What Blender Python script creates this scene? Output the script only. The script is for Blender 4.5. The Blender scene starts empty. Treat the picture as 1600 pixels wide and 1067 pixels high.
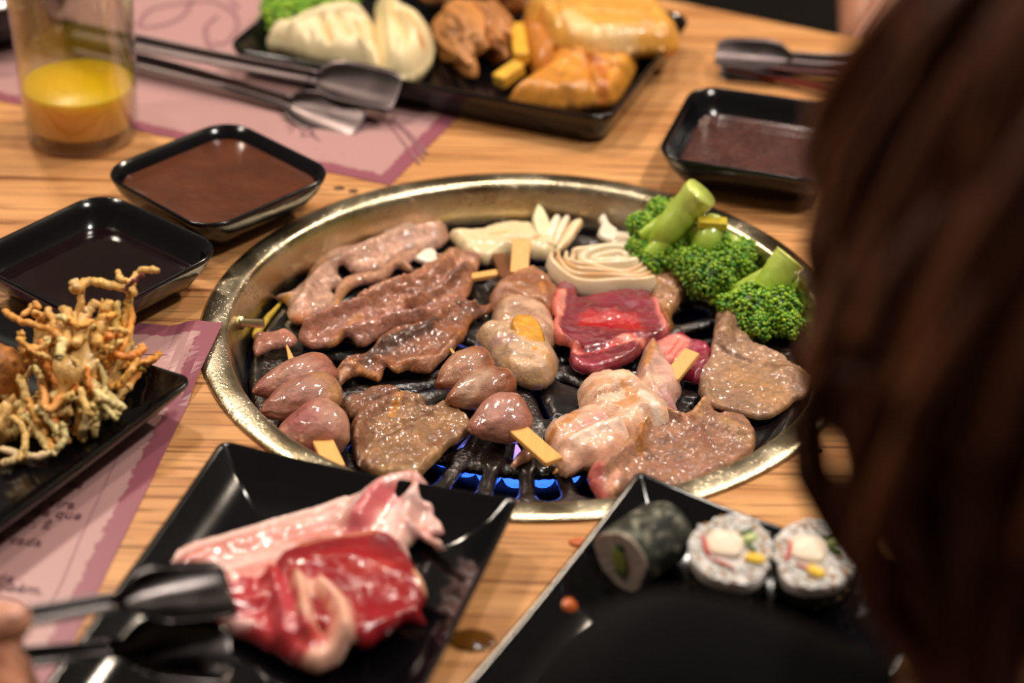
import bpy, bmesh, math, random
import numpy as np
from mathutils import Vector, Matrix
random.seed(7); RNG = np.random.RandomState(11)
PI = math.pi
scn = bpy.context.scene
COL = scn.collection

# ---------------------------------------------------------------- camera
F = 3400.0
CAM = np.array([-0.00796466, -1.02094674, 0.63336666])
FW = np.array([0.0, 0.84617661, -0.53290256])
RT = np.array([0.99973777, 0.01220324, 0.01937708])
UP = np.array([-0.02289957, 0.53276282, 0.84595472])
cd = bpy.data.cameras.new('camera'); cam = bpy.data.objects.new('camera', cd); COL.objects.link(cam)
cam.matrix_world = Matrix(((RT[0], UP[0], -FW[0], CAM[0]), (RT[1], UP[1], -FW[1], CAM[1]), (RT[2], UP[2], -FW[2], CAM[2]), (0, 0, 0, 1)))
cd.sensor_width = 36; cd.lens = F / 1600 * 36; cd.clip_start = 0.02
cd.dof.use_dof = True; cd.dof.focus_distance = 1.17; cd.dof.aperture_fstop = 3.9
scn.camera = cam
# ---------------------------------------------------------------- light
w = bpy.data.worlds.new('world'); scn.world = w; w.use_nodes = True
w.node_tree.nodes['Background'].inputs[0].default_value = (1.0, 0.80, 0.62, 1)
w.node_tree.nodes['Background'].inputs[1].default_value = 0.085
def lamp(name, loc, target, size, power, col, sy=None):
    l = bpy.data.lights.new(name, 'AREA'); l.energy = power; l.color = col
    l.shape = 'RECTANGLE' if sy else 'DISK'; l.size = size
    if sy: l.size_y = sy
    o = bpy.data.objects.new(name, l); COL.objects.link(o); o.location = loc
    o.rotation_euler = (Vector(target) - Vector(loc)).to_track_quat('-Z', 'Y').to_euler()
    return o
lamp('ceiling_lamp', (-0.70, 0.95, 1.45), (0, 0, 0), 0.16, 11.5, (1.0, 0.84, 0.68))
lamp('ceiling_lamp', (0.95, 0.85, 1.5), (0, 0, 0), 0.16, 13, (1.0, 0.82, 0.64))
lamp('ceiling_lamp', (-1.15, 0.05, 1.5), (-.1, -.1, 0), 0.18, 7, (1.0, 0.86, 0.72))
lamp('ceiling_lamp', (0.10, 0.55, 1.7), (0, 0, 0), 0.16, 8, (1.0, 0.90, 0.80))
lamp('ceiling_lamp', (0.70, -0.30, 1.6), (0, -.1, 0), 0.16, 12, (1.0, 0.92, 0.84))
scn.view_settings.view_transform = 'Standard'; scn.view_settings.look = 'None'
scn.view_settings.exposure = 0.36; scn.view_settings.gamma = 1; scn.view_settings.use_curve_mapping = False

# ---------------------------------------------------------------- helpers
def W(px, py, z=0.0):
    d = FW + (px - 800) / F * RT - (py - 533.5) / F * UP
    t = (z - CAM[2]) / d[2]
    return CAM + t * d
def WD(px, py, depth):
    return CAM + depth * (FW + (px - 800) / F * RT - (py - 533.5) / F * UP)
def WP(pts, z): return np.array([W(a, b, z)[:2] for a, b in pts])
def lin(h):
    h = h.lstrip('#'); v = np.array([int(h[i:i + 2], 16) / 255 for i in (0, 2, 4)])
    return np.where(v <= .04045, v / 12.92, ((v + .055) / 1.055) ** 2.4)
def hsh(ix, iy, s):
    n = (ix.astype(np.int64) * 374761393 + iy.astype(np.int64) * 668265263 + s * 144269504) & 0x7fffffff
    n = ((n ^ (n >> 13)) * 1274126177) & 0x7fffffff
    return ((n ^ (n >> 16)) & 0xffff) / 65535.0
def noise2(x, y, sc, seed=0, octv=3):
    out = 0; amp = 1; tot = 0
    for o in range(octv):
        u = x / sc * 2 ** o + 1000; v = y / sc * 2 ** o + 1000
        iu = np.floor(u); iv = np.floor(v); fu = u - iu; fv = v - iv
        fu = fu * fu * (3 - 2 * fu); fv = fv * fv * (3 - 2 * fv)
        s = seed * 17 + o
        n = (hsh(iu, iv, s) * (1 - fu) + hsh(iu + 1, iv, s) * fu) * (1 - fv) + (hsh(iu, iv + 1, s) * (1 - fu) + hsh(iu + 1, iv + 1, s) * fu) * fv
        out = out + amp * (n * 2 - 1); tot += amp; amp *= .5
    return out / tot
def sm(x): x = np.clip(x, 0, 1); return x * x * (3 - 2 * x)
def catmull(P, n=6, closed=True):
    P = np.asarray(P, float); N = len(P); out = []
    for i in range(N if closed else N - 1):
        if closed: a, b, c, d = P[i - 1], P[i], P[(i + 1) % N], P[(i + 2) % N]
        else: a, b, c, d = P[max(i - 1, 0)], P[i], P[i + 1], P[min(i + 2, N - 1)]
        for k in range(n):
            t = k / n
            out.append(.5 * ((2 * b) + (-a + c) * t + (2 * a - 5 * b + 4 * c - d) * t * t + (-a + 3 * b - 3 * c + d) * t ** 3))
    if not closed: out.append(P[-1])
    return np.array(out)
def segdist(Q, poly, closed=True):
    A = poly; B = np.roll(poly, -1, 0)
    if not closed: A = A[:-1]; B = B[:-1]
    best = np.full(len(Q), 1e9); near = np.zeros((len(Q), 2))
    for a, b in zip(A, B):
        ab = b - a; L = (ab ** 2).sum() + 1e-18
        t = np.clip(((Q - a) @ ab) / L, 0, 1)[:, None]; p = a + t * ab
        d = ((Q - p) ** 2).sum(1); m = d < best
        best[m] = d[m]; near[m] = p[m]
    return np.sqrt(best), near
def inside(Q, poly):
    x, y = Q[:, 0], Q[:, 1]; r = np.zeros(len(Q), bool); n = len(poly)
    for i in range(n):
        x0, y0 = poly[i]; x1, y1 = poly[(i + 1) % n]
        if y0 == y1: continue
        c = ((y0 > y) != (y1 > y)) & (x < (x1 - x0) * (y - y0) / (y1 - y0) + x0)
        r ^= c
    return r
def setp(o, label=None, cat=None, group=None, kind=None):
    if label: o['label'] = label
    if cat: o['category'] = cat
    if group: o['group'] = group
    if kind: o['kind'] = kind
    return o
def thing(name, label, cat, loc=(0, 0, 0), group=None):
    o = bpy.data.objects.new(name, None); COL.objects.link(o); o.location = loc; o.empty_display_size = .02
    return setp(o, label, cat, group)
def obj(name, me, mat, parent=None, smooth=True):
    if mat is not None:
        for m in (mat if isinstance(mat, (list, tuple)) else [mat]): me.materials.append(m)
    if smooth: me.polygons.foreach_set('use_smooth', [True] * len(me.polygons))
    o = bpy.data.objects.new(name, me); COL.objects.link(o)
    if parent is not None:
        o.parent = parent
        o.location = -Vector(parent.location) - (Vector(parent.parent.location) if parent.parent else Vector((0, 0, 0)))
    return o
def mk(verts, faces, cols=None):
    me = bpy.data.meshes.new('m')
    verts = np.asarray(verts, float); me.from_pydata(verts.tolist(), [], faces if isinstance(faces, list) else faces.tolist())
    if cols is not None:
        a = me.color_attributes.new('Col', 'FLOAT_COLOR', 'POINT')
        c = np.ones((len(verts), 4)); c[:, :3] = cols; a.data.foreach_set('color', c.ravel())
    me.update(); return me
class MB:
    """collects pieces of ONE mesh"""
    def __init__(s): s.v = []; s.f = []; s.c = []; s.n = 0
    def add(s, v, f, c=None):
        v = np.asarray(v, float); s.v.append(v); s.f += [[i + s.n for i in q] for q in (f if isinstance(f, list) else f.tolist())]
        c = np.asarray([1, 1, 1.] if c is None else c, float)
        s.c.append(np.broadcast_to(c, (len(v), 3))); s.n += len(v)
    def mesh(s): return mk(np.vstack(s.v), s.f, np.vstack(s.c))

# ---- tube along a path
def tube(path, rad, n=8, flat=1.0, up=(0, 0, 1), col=None, cap=True, jitter=0, seed=0):
    P = np.asarray(path, float); m = len(P); rad = np.broadcast_to(np.asarray(rad, float), (m,))
    T = np.gradient(P, axis=0); T /= np.linalg.norm(T, axis=1)[:, None] + 1e-12
    upv = np.array(up, float); V = []; rs = np.random.RandomState(seed)
    for i in range(m):
        a = np.cross(T[i], upv)
        if np.linalg.norm(a) < 1e-4: a = np.cross(T[i], [1, 0, 0])
        a /= np.linalg.norm(a); b = np.cross(a, T[i])
        for k in range(n):
            th = 2 * PI * k / n; rr = rad[i] * (1 + jitter * (rs.rand() - .5) * 2)
            V.append(P[i] + rr * (math.cos(th) * a + flat * math.sin(th) * b))
    Fc = [[i * n + k, i * n + (k + 1) % n, (i + 1) * n + (k + 1) % n, (i + 1) * n + k] for i in range(m - 1) for k in range(n)]
    if cap:
        V.append(P[0]); V.append(P[-1]); c0 = m * n; c1 = c0 + 1
        Fc += [[c0, (k + 1) % n, k] for k in range(n)] + [[c1, (m - 1) * n + k, (m - 1) * n + (k + 1) % n] for k in range(n)]
    return np.array(V), Fc
def boxbar(p0, p1, w, t, taper=1.0, bev=.0004, up=(0, 0, 1)):
    p0 = np.array(p0, float); p1 = np.array(p1, float); T = p1 - p0; T /= np.linalg.norm(T)
    a = np.cross(T, up); a /= np.linalg.norm(a); b = np.cross(a, T); V = []
    for P, s, k in ((p0, 1, bev), (p0 + T * bev, 1, 0), (p1 - T * bev, taper, 0), (p1, taper, bev)):
        hw = w / 2 * s - k; ht = t / 2 * max(s, .5) - k; hw = max(hw, .0001); ht = max(ht, .0001); c = bev
        for x, y in ((-hw + c, -ht), (hw - c, -ht), (hw, -ht + c), (hw, ht - c), (hw - c, ht), (-hw + c, ht), (-hw, ht - c), (-hw, -ht + c)):
            V.append(P + a * x + b * y)
    Fc = [[i * 8 + k, i * 8 + (k + 1) % 8, i * 8 + 8 + (k + 1) % 8, i * 8 + 8 + k] for i in range(3) for k in range(8)]
    Fc += [list(range(7, -1, -1)), list(range(24, 32))]
    return np.array(V), Fc
def ico(c, r, sub=1, col=None):
    bm = bmesh.new(); bmesh.ops.create_icosphere(bm, subdivisions=sub, radius=1)
    v = np.array([x.co[:] for x in bm.verts]); f = [[q.index for q in p.verts] for p in bm.faces]; bm.free()
    return v, f
ICO1 = ico(0, 1, 1); ICO2 = ico(0, 1, 2); ICO4 = ico(0, 1, 4); ICO5 = ico(0, 1, 5)

# ---- height-field sheet from an outline
def grid_cells(poly, res, test=None):
    lo = poly.min(0) - res; hi = poly.max(0) + res
    nx = int((hi[0] - lo[0]) / res) + 2; ny = int((hi[1] - lo[1]) / res) + 2
    X = lo[0] + np.arange(nx) * res; Y = lo[1] + np.arange(ny) * res
    cx, cy = np.meshgrid(X[:-1] + res / 2, Y[:-1] + res / 2, indexing='ij')
    C = np.stack([cx.ravel(), cy.ravel()], 1); keep = inside(C, poly)
    if test is not None: keep &= test(C)
    keep = keep.reshape(nx - 1, ny - 1)
    vx, vy = np.meshgrid(X, Y, indexing='ij'); V = np.stack([vx.ravel(), vy.ravel()], 1)
    cnt = np.zeros((nx, ny), int)
    for a in (0, 1):
        for b in (0, 1): cnt[a:nx - 1 + a, b:ny - 1 + b] += keep
    used = cnt > 0; bd = used & (cnt < 4)
    idx = -np.ones(nx * ny, int); u = np.where(used.ravel())[0]; idx[u] = np.arange(len(u))
    i, j = np.where(keep); q = np.stack([i * ny + j, (i + 1) * ny + j, (i + 1) * ny + j + 1, i * ny + j + 1], 1)
    return V[u], idx[q], bd.ravel()[u]
def sheet_arrays(out, z0, H, res=.0011, dome=2.2, wave=0, wsc=.02, rough=.0005, rsc=.004, ridges=(), base='#a07060', strokes=(), edge=.0012, seed=1, mott=.42, lift=0, zf=None, flatbot=False, n=6, gam=1.0, pxs=1 / 2750., tilt=(0, 0)):
    """out/ridges/strokes in photo pixels unprojected on the sheet's own plane; H in m"""
    zc = z0 + H * .5
    P = catmull(WP(out, zc), n)
    jit = noise2(P[:, 0] * 1.0, P[:, 1], .006, seed + 50, 2) * edge
    c = P.mean(0); d = P - c; P = P + d / (np.linalg.norm(d, axis=1)[:, None] + 1e-9) * jit[:, None]
    V, Q, bd = grid_cells(P, res)
    dist, near = segdist(V, P); V = V.copy(); V[bd] = near[bd]; dist = np.where(bd, 0, dist)
    x, y = V[:, 0], V[:, 1]
    w_ = dome * 1e-3
    prof = np.sqrt(np.clip(1 - (1 - np.clip(dist / w_, 0, 1)) ** 2, 0, 1))
    th = H * prof
    wv = 0
    if wave: wv = wave * (noise2(x, y, wsc, seed, 2) * .5 + .5)
    zr = 0
    for pts, h, wd in ridges:
        pw = WP(pts, z0 + H); pw = catmull(pw, 5, False) if len(pw) > 2 else pw
        dd, _ = segdist(V, pw, False) if len(pw) > 1 else (np.linalg.norm(V - pw[0], axis=1), 0)
        zr = zr + h * 1e-3 * np.exp(-(dd / (wd * pxs)) ** 2)
    fade = sm(dist / (.8 * w_))
    rr = (rough * noise2(x, y, rsc, seed + 3, 3) + rough * .7 * noise2(x, y, rsc * .33, seed + 4, 2)) * fade
    plane = (x - P[:, 0].mean()) * tilt[0] + (y - P[:, 1].mean()) * tilt[1]
    bot = z0 + wv + np.maximum(zr, 0) * (0 if flatbot else .8) + lift + plane
    if flatbot: bot = np.full(len(V), z0 + lift) + plane
    top = bot + th + rr + (zr if flatbot else np.maximum(zr, 0) * .2 + np.minimum(zr, 0)) * (fade if flatbot else 1)
    if not flatbot: top = np.maximum(top, bot)
    nV = len(V); map2 = np.arange(nV) + nV; 
    inn = ~bd; m = np.arange(nV); m2 = np.empty(nV, int); m2[bd] = m[bd]; m2[inn] = nV + np.arange(inn.sum())
    top = np.where(bd, bot + H * .3, top)
    VV = np.vstack([np.c_[x, y, top], np.c_[x[inn], y[inn], bot[inn]]])
    FF = np.vstack([Q, m2[Q][:, ::-1]])
    xx, yy = VV[:, 0], VV[:, 1]
    colr = np.tile(lin(base), (len(VV), 1))
    nz = noise2(xx, yy, .008, seed + 9, 3); colr *= (1 + mott * nz)[:, None]
    for k, st in enumerate(strokes):
        pts, r, hx, al = st[:4]
        pw = WP(pts, z0 + H); pw = catmull(pw, 5, False) if len(pw) > 2 else pw
        Q2 = VV[:, :2]
        dd, _ = segdist(Q2, pw, False) if len(pw) > 1 else (np.linalg.norm(Q2 - pw[0], axis=1), 0)
        dd = dd * (1 + .45 * noise2(xx, yy, .005, seed + 20 + k, 3))
        a = al * (1 - sm((dd / (r * pxs) - .45) / .8)); colr = colr * (1 - a[:, None]) + lin(hx) * a[:, None]
    return VV, FF, np.clip(colr, 0, 1) ** gam * (np.array([1.03, .98, .86]) if gam > 1 else 1)
def sheet(name, mat, parent, **k):
    v, f, c = sheet_arrays(**k); return obj(name, mk(v, f, c), mat, parent)

# ---- lump: ovoid along an axis
def lump(p0, p1, r, prof=None, noise=.1, nsc=.35, seed=0, sub=5, col=None, flat=1.0, taper=0.0, colf=None):
    """ellipsoid-like body from p0 (tip) to p1 (broad end); taper>0 sharpens tip"""
    v, f = (ICO5 if sub == 5 else ICO4 if sub == 4 else ICO2)
    p0 = np.array(p0, float); p1 = np.array(p1, float); ax = p1 - p0; L = np.linalg.norm(ax); ax /= L
    a = np.cross(ax, [0, 0, 1]); a /= np.linalg.norm(a) + 1e-9; b = np.cross(a, ax); b = b * np.sign(b[2] + 1e-9)
    t = v[:, 2]
    rad = (1 + taper * t)
    n = noise2(v[:, 0] * 1 + v[:, 2] * .7, v[:, 1] + v[:, 2] * .4, nsc, seed, 3) * .6 + noise2(v[:, 2] + v[:, 1] * .5, v[:, 0] - v[:, 1], nsc, seed + 5, 3) * .4
    s = 1 + noise * n
    V = (p0 + p1) / 2 + ax * (t * L / 2 * s)[:, None] + a * (v[:, 0] * r * rad * s)[:, None] + b * (v[:, 1] * r * flat * rad * s)[:, None]
    C = np.tile(np.array([1, 1, 1.]), (len(V), 1)) if colf is None else colf(t, v, n)
    return V, f, C

# ---- rounded tray from rings
def rrect(w, h, r, n=6):
    out = []
    for sx, sy, a0 in ((1, 1, 0), (-1, 1, 90), (-1, -1, 180), (1, -1, 270)):
        for k in range(n + 1):
            a = math.radians(a0 + 90 * k / n)
            out.append((sx * (w / 2 - r) + r * math.cos(a), sy * (h / 2 - r) + r * math.sin(a)))
    m = []
    N = len(out)   # densify straight edges
    for i in range(N):
        a = np.array(out[i]); b = np.array(out[(i + 1) % N]); m.append(a)
        if np.linalg.norm(b - a) > .02:
            for k in range(1, 8): m.append(a + (b - a) * k / 8)
    return np.array(m)
def tray(name, label, cat, c, w, h, rot, rc, rings, mat, group=None, corner=0, part=None, parent=None, up=0):
    """rings: (inset, z) outer-bottom ... rim ... inner-floor"""
    V = []; n = None
    ca, sa = math.cos(rot), math.sin(rot); base = rrect(w, h, rc)
    for ins, z in rings:
        R = rrect(w - 2 * ins, h - 2 * ins, max(rc - ins * .6, .002)); n = len(R)
        u = R[:, 0] / (w / 2); v = R[:, 1] / (h / 2); zz = z + up + corner * (u * u) * (v * v)
        V.append(np.c_[c[0] + ca * R[:, 0] - sa * R[:, 1], c[1] + sa * R[:, 0] + ca * R[:, 1], zz])
    m = len(rings); V = np.vstack(V)
    Fc = [[i * n + k, i * n + (k + 1) % n, (i + 1) * n + (k + 1) % n, (i + 1) * n + k] for i in range(m - 1) for k in range(n)]
    Fc.append(list(range(n - 1, -1, -1)))
    cc = V[(m - 1) * n:].mean(0); V = np.vstack([V, cc]); ci = len(V) - 1
    Fc += [[ci, (m - 1) * n + k, (m - 1) * n + (k + 1) % n] for k in range(n)]
    o = obj(name, mk(V, Fc), mat, parent)
    if parent is None: setp(o, label, cat, group)
    return o

# ---------------------------------------------------------------- materials
def newmat(name):
    m = bpy.data.materials.new(name); m.use_nodes = True; nt = m.node_tree
    return m, nt, nt.nodes['Principled BSDF']
def N(nt, t, **k):
    n = nt.nodes.new(t)
    for a, b in k.items(): setattr(n, a, b)
    return n
def plain(name, hx, rough=.5, metal=0, var=.12, vsc=60, bump=.0, bsc=200, coat=0, sss=0, spec=.5, rvar=0, bdist=.001):
    m, nt, b = newmat(name); L = nt.links.new
    c = lin(hx); tc = N(nt, 'ShaderNodeTexCoord'); nz = N(nt, 'ShaderNodeTexNoise'); nz.inputs['Scale'].default_value = vsc; nz.inputs['Detail'].default_value = 5
    L(tc.outputs['Object'], nz.inputs['Vector'])
    r = N(nt, 'ShaderNodeValToRGB'); r.color_ramp.elements[0].position = .3; r.color_ramp.elements[1].position = .7
    r.color_ramp.elements[0].color = (*(c * (1 - var)), 1); r.color_ramp.elements[1].color = (*np.clip(c * (1 + var), 0, 1), 1)
    L(nz.outputs[0], r.inputs[0]); L(r.outputs[0], b.inputs['Base Color'])
    b.inputs['Roughness'].default_value = rough; b.inputs['Metallic'].default_value = metal; b.inputs['Specular IOR Level'].default_value = spec
    b.inputs['Coat Weight'].default_value = coat; b.inputs['Coat Roughness'].default_value = .08
    if sss: b.inputs['Subsurface Weight'].default_value = sss; b.inputs['Subsurface Scale'].default_value = .004; b.inputs['Subsurface Radius'].default_value = (1, .5, .3)
    if rvar:
        mr = N(nt, 'ShaderNodeMapRange'); mr.inputs['To Min'].default_value = max(rough - rvar, .02); mr.inputs['To Max'].default_value = rough + rvar
        mr.inputs['From Min'].default_value = .35; mr.inputs['From Max'].default_value = .65
        L(nz.outputs[0], mr.inputs[0]); L(mr.outputs[0], b.inputs['Roughness'])
    if bump:
        n2 = N(nt, 'ShaderNodeTexNoise'); n2.inputs['Scale'].default_value = bsc; n2.inputs['Detail'].default_value = 4; L(tc.outputs['Object'], n2.inputs['Vector'])
        bp = N(nt, 'ShaderNodeBump'); bp.inputs['Strength'].default_value = bump; bp.inputs['Distance'].default_value = bdist; L(n2.outputs[0], bp.inputs['Height']); L(bp.outputs[0], b.inputs['Normal'])
    return m
def foodmat(name, rough=.35, coat=.5, bump=.5, bsc=350, vsc=260, var=.22, sss=.12, fiber=None, coatr=.12, spec=.5):
    m, nt, b = newmat(name); L = nt.links.new
    at = N(nt, 'ShaderNodeAttribute'); at.attribute_name = 'Col'
    tc = N(nt, 'ShaderNodeTexCoord'); mp = N(nt, 'ShaderNodeMapping'); L(tc.outputs['Object'], mp.inputs[0])
    if fiber: mp.inputs['Rotation'].default_value = (0, 0, fiber[0]); mp.inputs['Scale'].default_value = (1, fiber[1], 1)
    nz = N(nt, 'ShaderNodeTexNoise'); nz.inputs['Scale'].default_value = vsc; nz.inputs['Detail'].default_value = 6; nz.inputs['Roughness'].default_value = .6; L(mp.outputs[0], nz.inputs['Vector'])
    mr = N(nt, 'ShaderNodeMapRange'); mr.inputs['From Min'].default_value = .3; mr.inputs['From Max'].default_value = .7; mr.inputs['To Min'].default_value = 1 - var; mr.inputs['To Max'].default_value = 1 + var; L(nz.outputs[0], mr.inputs[0])
    mx = N(nt, 'ShaderNodeVectorMath', operation='SCALE'); L(at.outputs['Color'], mx.inputs[0]); L(mr.outputs[0], mx.inputs['Scale']); L(mx.outputs[0], b.inputs['Base Color'])
    n2 = N(nt, 'ShaderNodeTexNoise'); n2.inputs['Scale'].default_value = bsc; n2.inputs['Detail'].default_value = 5; n2.inputs['Roughness'].default_value = .65; L(mp.outputs[0], n2.inputs['Vector'])
    bp = N(nt, 'ShaderNodeBump'); bp.inputs['Strength'].default_value = bump; bp.inputs['Distance'].default_value = .0012; L(n2.outputs[0], bp.inputs['Height']); L(bp.outputs[0], b.inputs['Normal'])
    n4 = N(nt, 'ShaderNodeTexNoise'); n4.inputs['Scale'].default_value = bsc * .55; n4.inputs['Detail'].default_value = 2; L(tc.outputs['Object'], n4.inputs['Vector'])
    b4_ = N(nt, 'ShaderNodeBump'); b4_.inputs['Strength'].default_value = min(.55, .25 + bump * .3); b4_.inputs['Distance'].default_value = .0012; L(n4.outputs[0], b4_.inputs['Height']); L(b4_.outputs[0], b.inputs['Coat Normal'])
    n3 = N(nt, 'ShaderNodeTexNoise'); n3.inputs['Scale'].default_value = 90; n3.inputs['Detail'].default_value = 3; L(tc.outputs['Object'], n3.inputs['Vector'])
    m3 = N(nt, 'ShaderNodeMapRange'); m3.inputs['From Min'].default_value = .4; m3.inputs['From Max'].default_value = .6; m3.inputs['To Min'].default_value = coat * .6; m3.inputs['To Max'].default_value = coat; L(n3.outputs[0], m3.inputs[0]); L(m3.outputs[0], b.inputs['Coat Weight'])
    b.inputs['Roughness'].default_value = rough; b.inputs['Coat Roughness'].default_value = coatr; b.inputs['Specular IOR Level'].default_value = spec
    if sss: b.inputs['Subsurface Weight'].default_value = sss; b.inputs['Subsurface Scale'].default_value = .003; b.inputs['Subsurface Radius'].default_value = (1, .4, .25)
    return m
M_MEAT = foodmat('cooked_meat', .36, 1.0, .9, 520, 300, .34, .08, coatr=.045)
M_RAW = foodmat('raw_meat', .22, .7, .28, 200, 120, .12, .15, coatr=.1)
M_REDWET = foodmat('wet_raw_meat', .22, 1.0, .75, 260, 150, .15, .12, coatr=.05)
M_CHICK = foodmat('chicken_meat', .34, .8, .7, 260, 160, .12, .22, coatr=.1)
M_HEART = foodmat('heart_meat', .34, .9, .6, 380, 200, .28, .15, coatr=.06)
M_ONION = foodmat('onion_flesh', .3, .35, .12, 150, 90, .06, .3, coatr=.15)
M_FRY = foodmat('fried_batter', .42, .35, .8, 480, 240, .22, .15)
M_PASTRY = foodmat('pastry', .35, .3, .3, 260, 120, .12, .15)
M_DOUGH = foodmat('steamed_dough', .4, .25, .15, 200, 100, .06, .2)
M_GREEN = foodmat('broccoli_green', .38, .4, .5, 500, 300, .25, .1)
M_STALK = foodmat('broccoli_stalk', .3, .5, .15, 260, 150, .12, .2)
M_RICE = foodmat('sushi_filling', .4, .25, .5, 700, 300, .08, .2)
M_NORI = foodmat('seaweed_wrap', .65, .06, 1.0, 420, 160, .55, 0, spec=.25)
M_BLACK = plain('black_melamine', '#08080b', .11, 0, .3, 30, .02, 60, coat=.0, spec=.55)
M_BLACK2 = plain('black_glazed_bowl', '#0a0a0e', .16, 0, .3, 30, .05, 90, spec=.5)
M_BAMBOO = foodmat('bamboo', .5, .15, .25, 600, 300, .1, .05, fiber=(0, .2))
M_STEEL = plain('brushed_steel', '#5c5252', .36, 1, .08, 50, .03, 300, rvar=.05)
M_DSTEEL = plain('dark_steel', '#3c3837', .2, 1, .1, 50, .03, 300, rvar=.05)
M_CLOTH = plain('black_cloth', '#060609', .95, 0, .2, 80, .3, 900, spec=.2)
M_SKIN = plain('skin', '#c08468', .45, 0, .08, 60, .15, 400, sss=.15)
M_HAIR = plain('brown_hair', '#54290f', .42, 0, .35, 25, .3, 500, spec=.4)
M_JEANS = plain('blue_grey_cloth', '#3a4a60', .9, 0, .15, 200, .3, 900)

def ringmat():
    m, nt, b = newmat('greasy_brass_steel'); L = nt.links.new
    tc = N(nt, 'ShaderNodeTexCoord')
    n1 = N(nt, 'ShaderNodeTexNoise'); n1.inputs['Scale'].default_value = 28; n1.inputs['Detail'].default_value = 6; L(tc.outputs['Object'], n1.inputs['Vector'])
    r = N(nt, 'ShaderNodeValToRGB'); e = r.color_ramp.elements; e[0].position = .35; e[0].color = (*lin('#b8a784'), 1); e[1].position = .65; e[1].color = (*lin('#dfd3b8'), 1)
    L(n1.outputs[0], r.inputs[0]); L(r.outputs[0], b.inputs['Base Color']); b.inputs['Metallic'].default_value = 1
    n2 = N(nt, 'ShaderNodeTexNoise'); n2.inputs['Scale'].default_value = 700; n2.inputs['Detail'].default_value = 3; L(tc.outputs['Object'], n2.inputs['Vector'])
    v = N(nt, 'ShaderNodeTexVoronoi'); v.inputs['Scale'].default_value = 420; L(tc.outputs['Object'], v.inputs['Vector'])
    mr = N(nt, 'ShaderNodeMapRange'); mr.inputs['From Min'].default_value = .0; mr.inputs['From Max'].default_value = .35; mr.inputs['To Min'].default_value = 1; mr.inputs['To Max'].default_value = 0; L(v.outputs['Distance'], mr.inputs[0])
    mk_ = N(nt, 'ShaderNodeMapRange'); mk_.inputs['From Min'].default_value = .45; mk_.inputs['From Max'].default_value = .62; L(n1.outputs[0], mk_.inputs[0])
    mu = N(nt, 'ShaderNodeMath', operation='MULTIPLY'); L(mr.outputs[0], mu.inputs[0]); L(mk_.outputs[0], mu.inputs[1])
    ad = N(nt, 'ShaderNodeMath', operation='MULTIPLY_ADD'); L(n2.outputs[0], ad.inputs[0]); ad.inputs[1].default_value = .35; L(mu.outputs[0], ad.inputs[2])
    bp = N(nt, 'ShaderNodeBump'); bp.inputs['Strength'].default_value = .6; bp.inputs['Distance'].default_value = .0008; L(ad.outputs[0], bp.inputs['Height']); L(bp.outputs[0], b.inputs['Normal'])
    m2 = N(nt, 'ShaderNodeMapRange'); m2.inputs['From Min'].default_value = .35; m2.inputs['From Max'].default_value = .65; m2.inputs['To Min'].default_value = .2; m2.inputs['To Max'].default_value = .38; L(n1.outputs[0], m2.inputs[0]); L(m2.outputs[0], b.inputs['Roughness'])
    return m
M_RING = ringmat()
def grate_mat():
    m, nt, b = newmat('oily_cast_iron'); L = nt.links.new
    tc = N(nt, 'ShaderNodeTexCoord'); n1 = N(nt, 'ShaderNodeTexNoise'); n1.inputs['Scale'].default_value = 40; n1.inputs['Detail'].default_value = 8; L(tc.outputs['Object'], n1.inputs['Vector'])
    r = N(nt, 'ShaderNodeValToRGB'); e = r.color_ramp.elements; e[0].position = .4; e[0].color = (*lin('#0d0c0e'), 1); e[1].position = .72; e[1].color = (*lin('#2a1a12'), 1)
    L(n1.outputs[0], r.inputs[0]); L(r.outputs[0], b.inputs['Base Color'])
    n2 = N(nt, 'ShaderNodeTexNoise'); n2.inputs['Scale'].default_value = 380; n2.inputs['Detail'].default_value = 5; L(tc.outputs['Object'], n2.inputs['Vector'])
    mm = N(nt, 'ShaderNodeMapRange'); mm.inputs['From Min'].default_value = .42; mm.inputs['From Max'].default_value = .6; mm.inputs['To Min'].default_value = .05; mm.inputs['To Max'].default_value = .9; L(n1.outputs[0], mm.inputs[0])
    bp = N(nt, 'ShaderNodeBump'); bp.inputs['Distance'].default_value = .0015; L(mm.outputs[0], bp.inputs['Strength']); L(n2.outputs[0], bp.inputs['Height']); L(bp.outputs[0], b.inputs['Normal']); L(bp.outputs[0], b.inputs['Coat Normal'])
    b.inputs['Roughness'].default_value = .3; b.inputs['Coat Weight'].default_value = .8; b.inputs['Coat Roughness'].default_value = .1
    return m
M_GRATE = grate_mat()
TROT = -25.3 * PI / 180     # table direction
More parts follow.
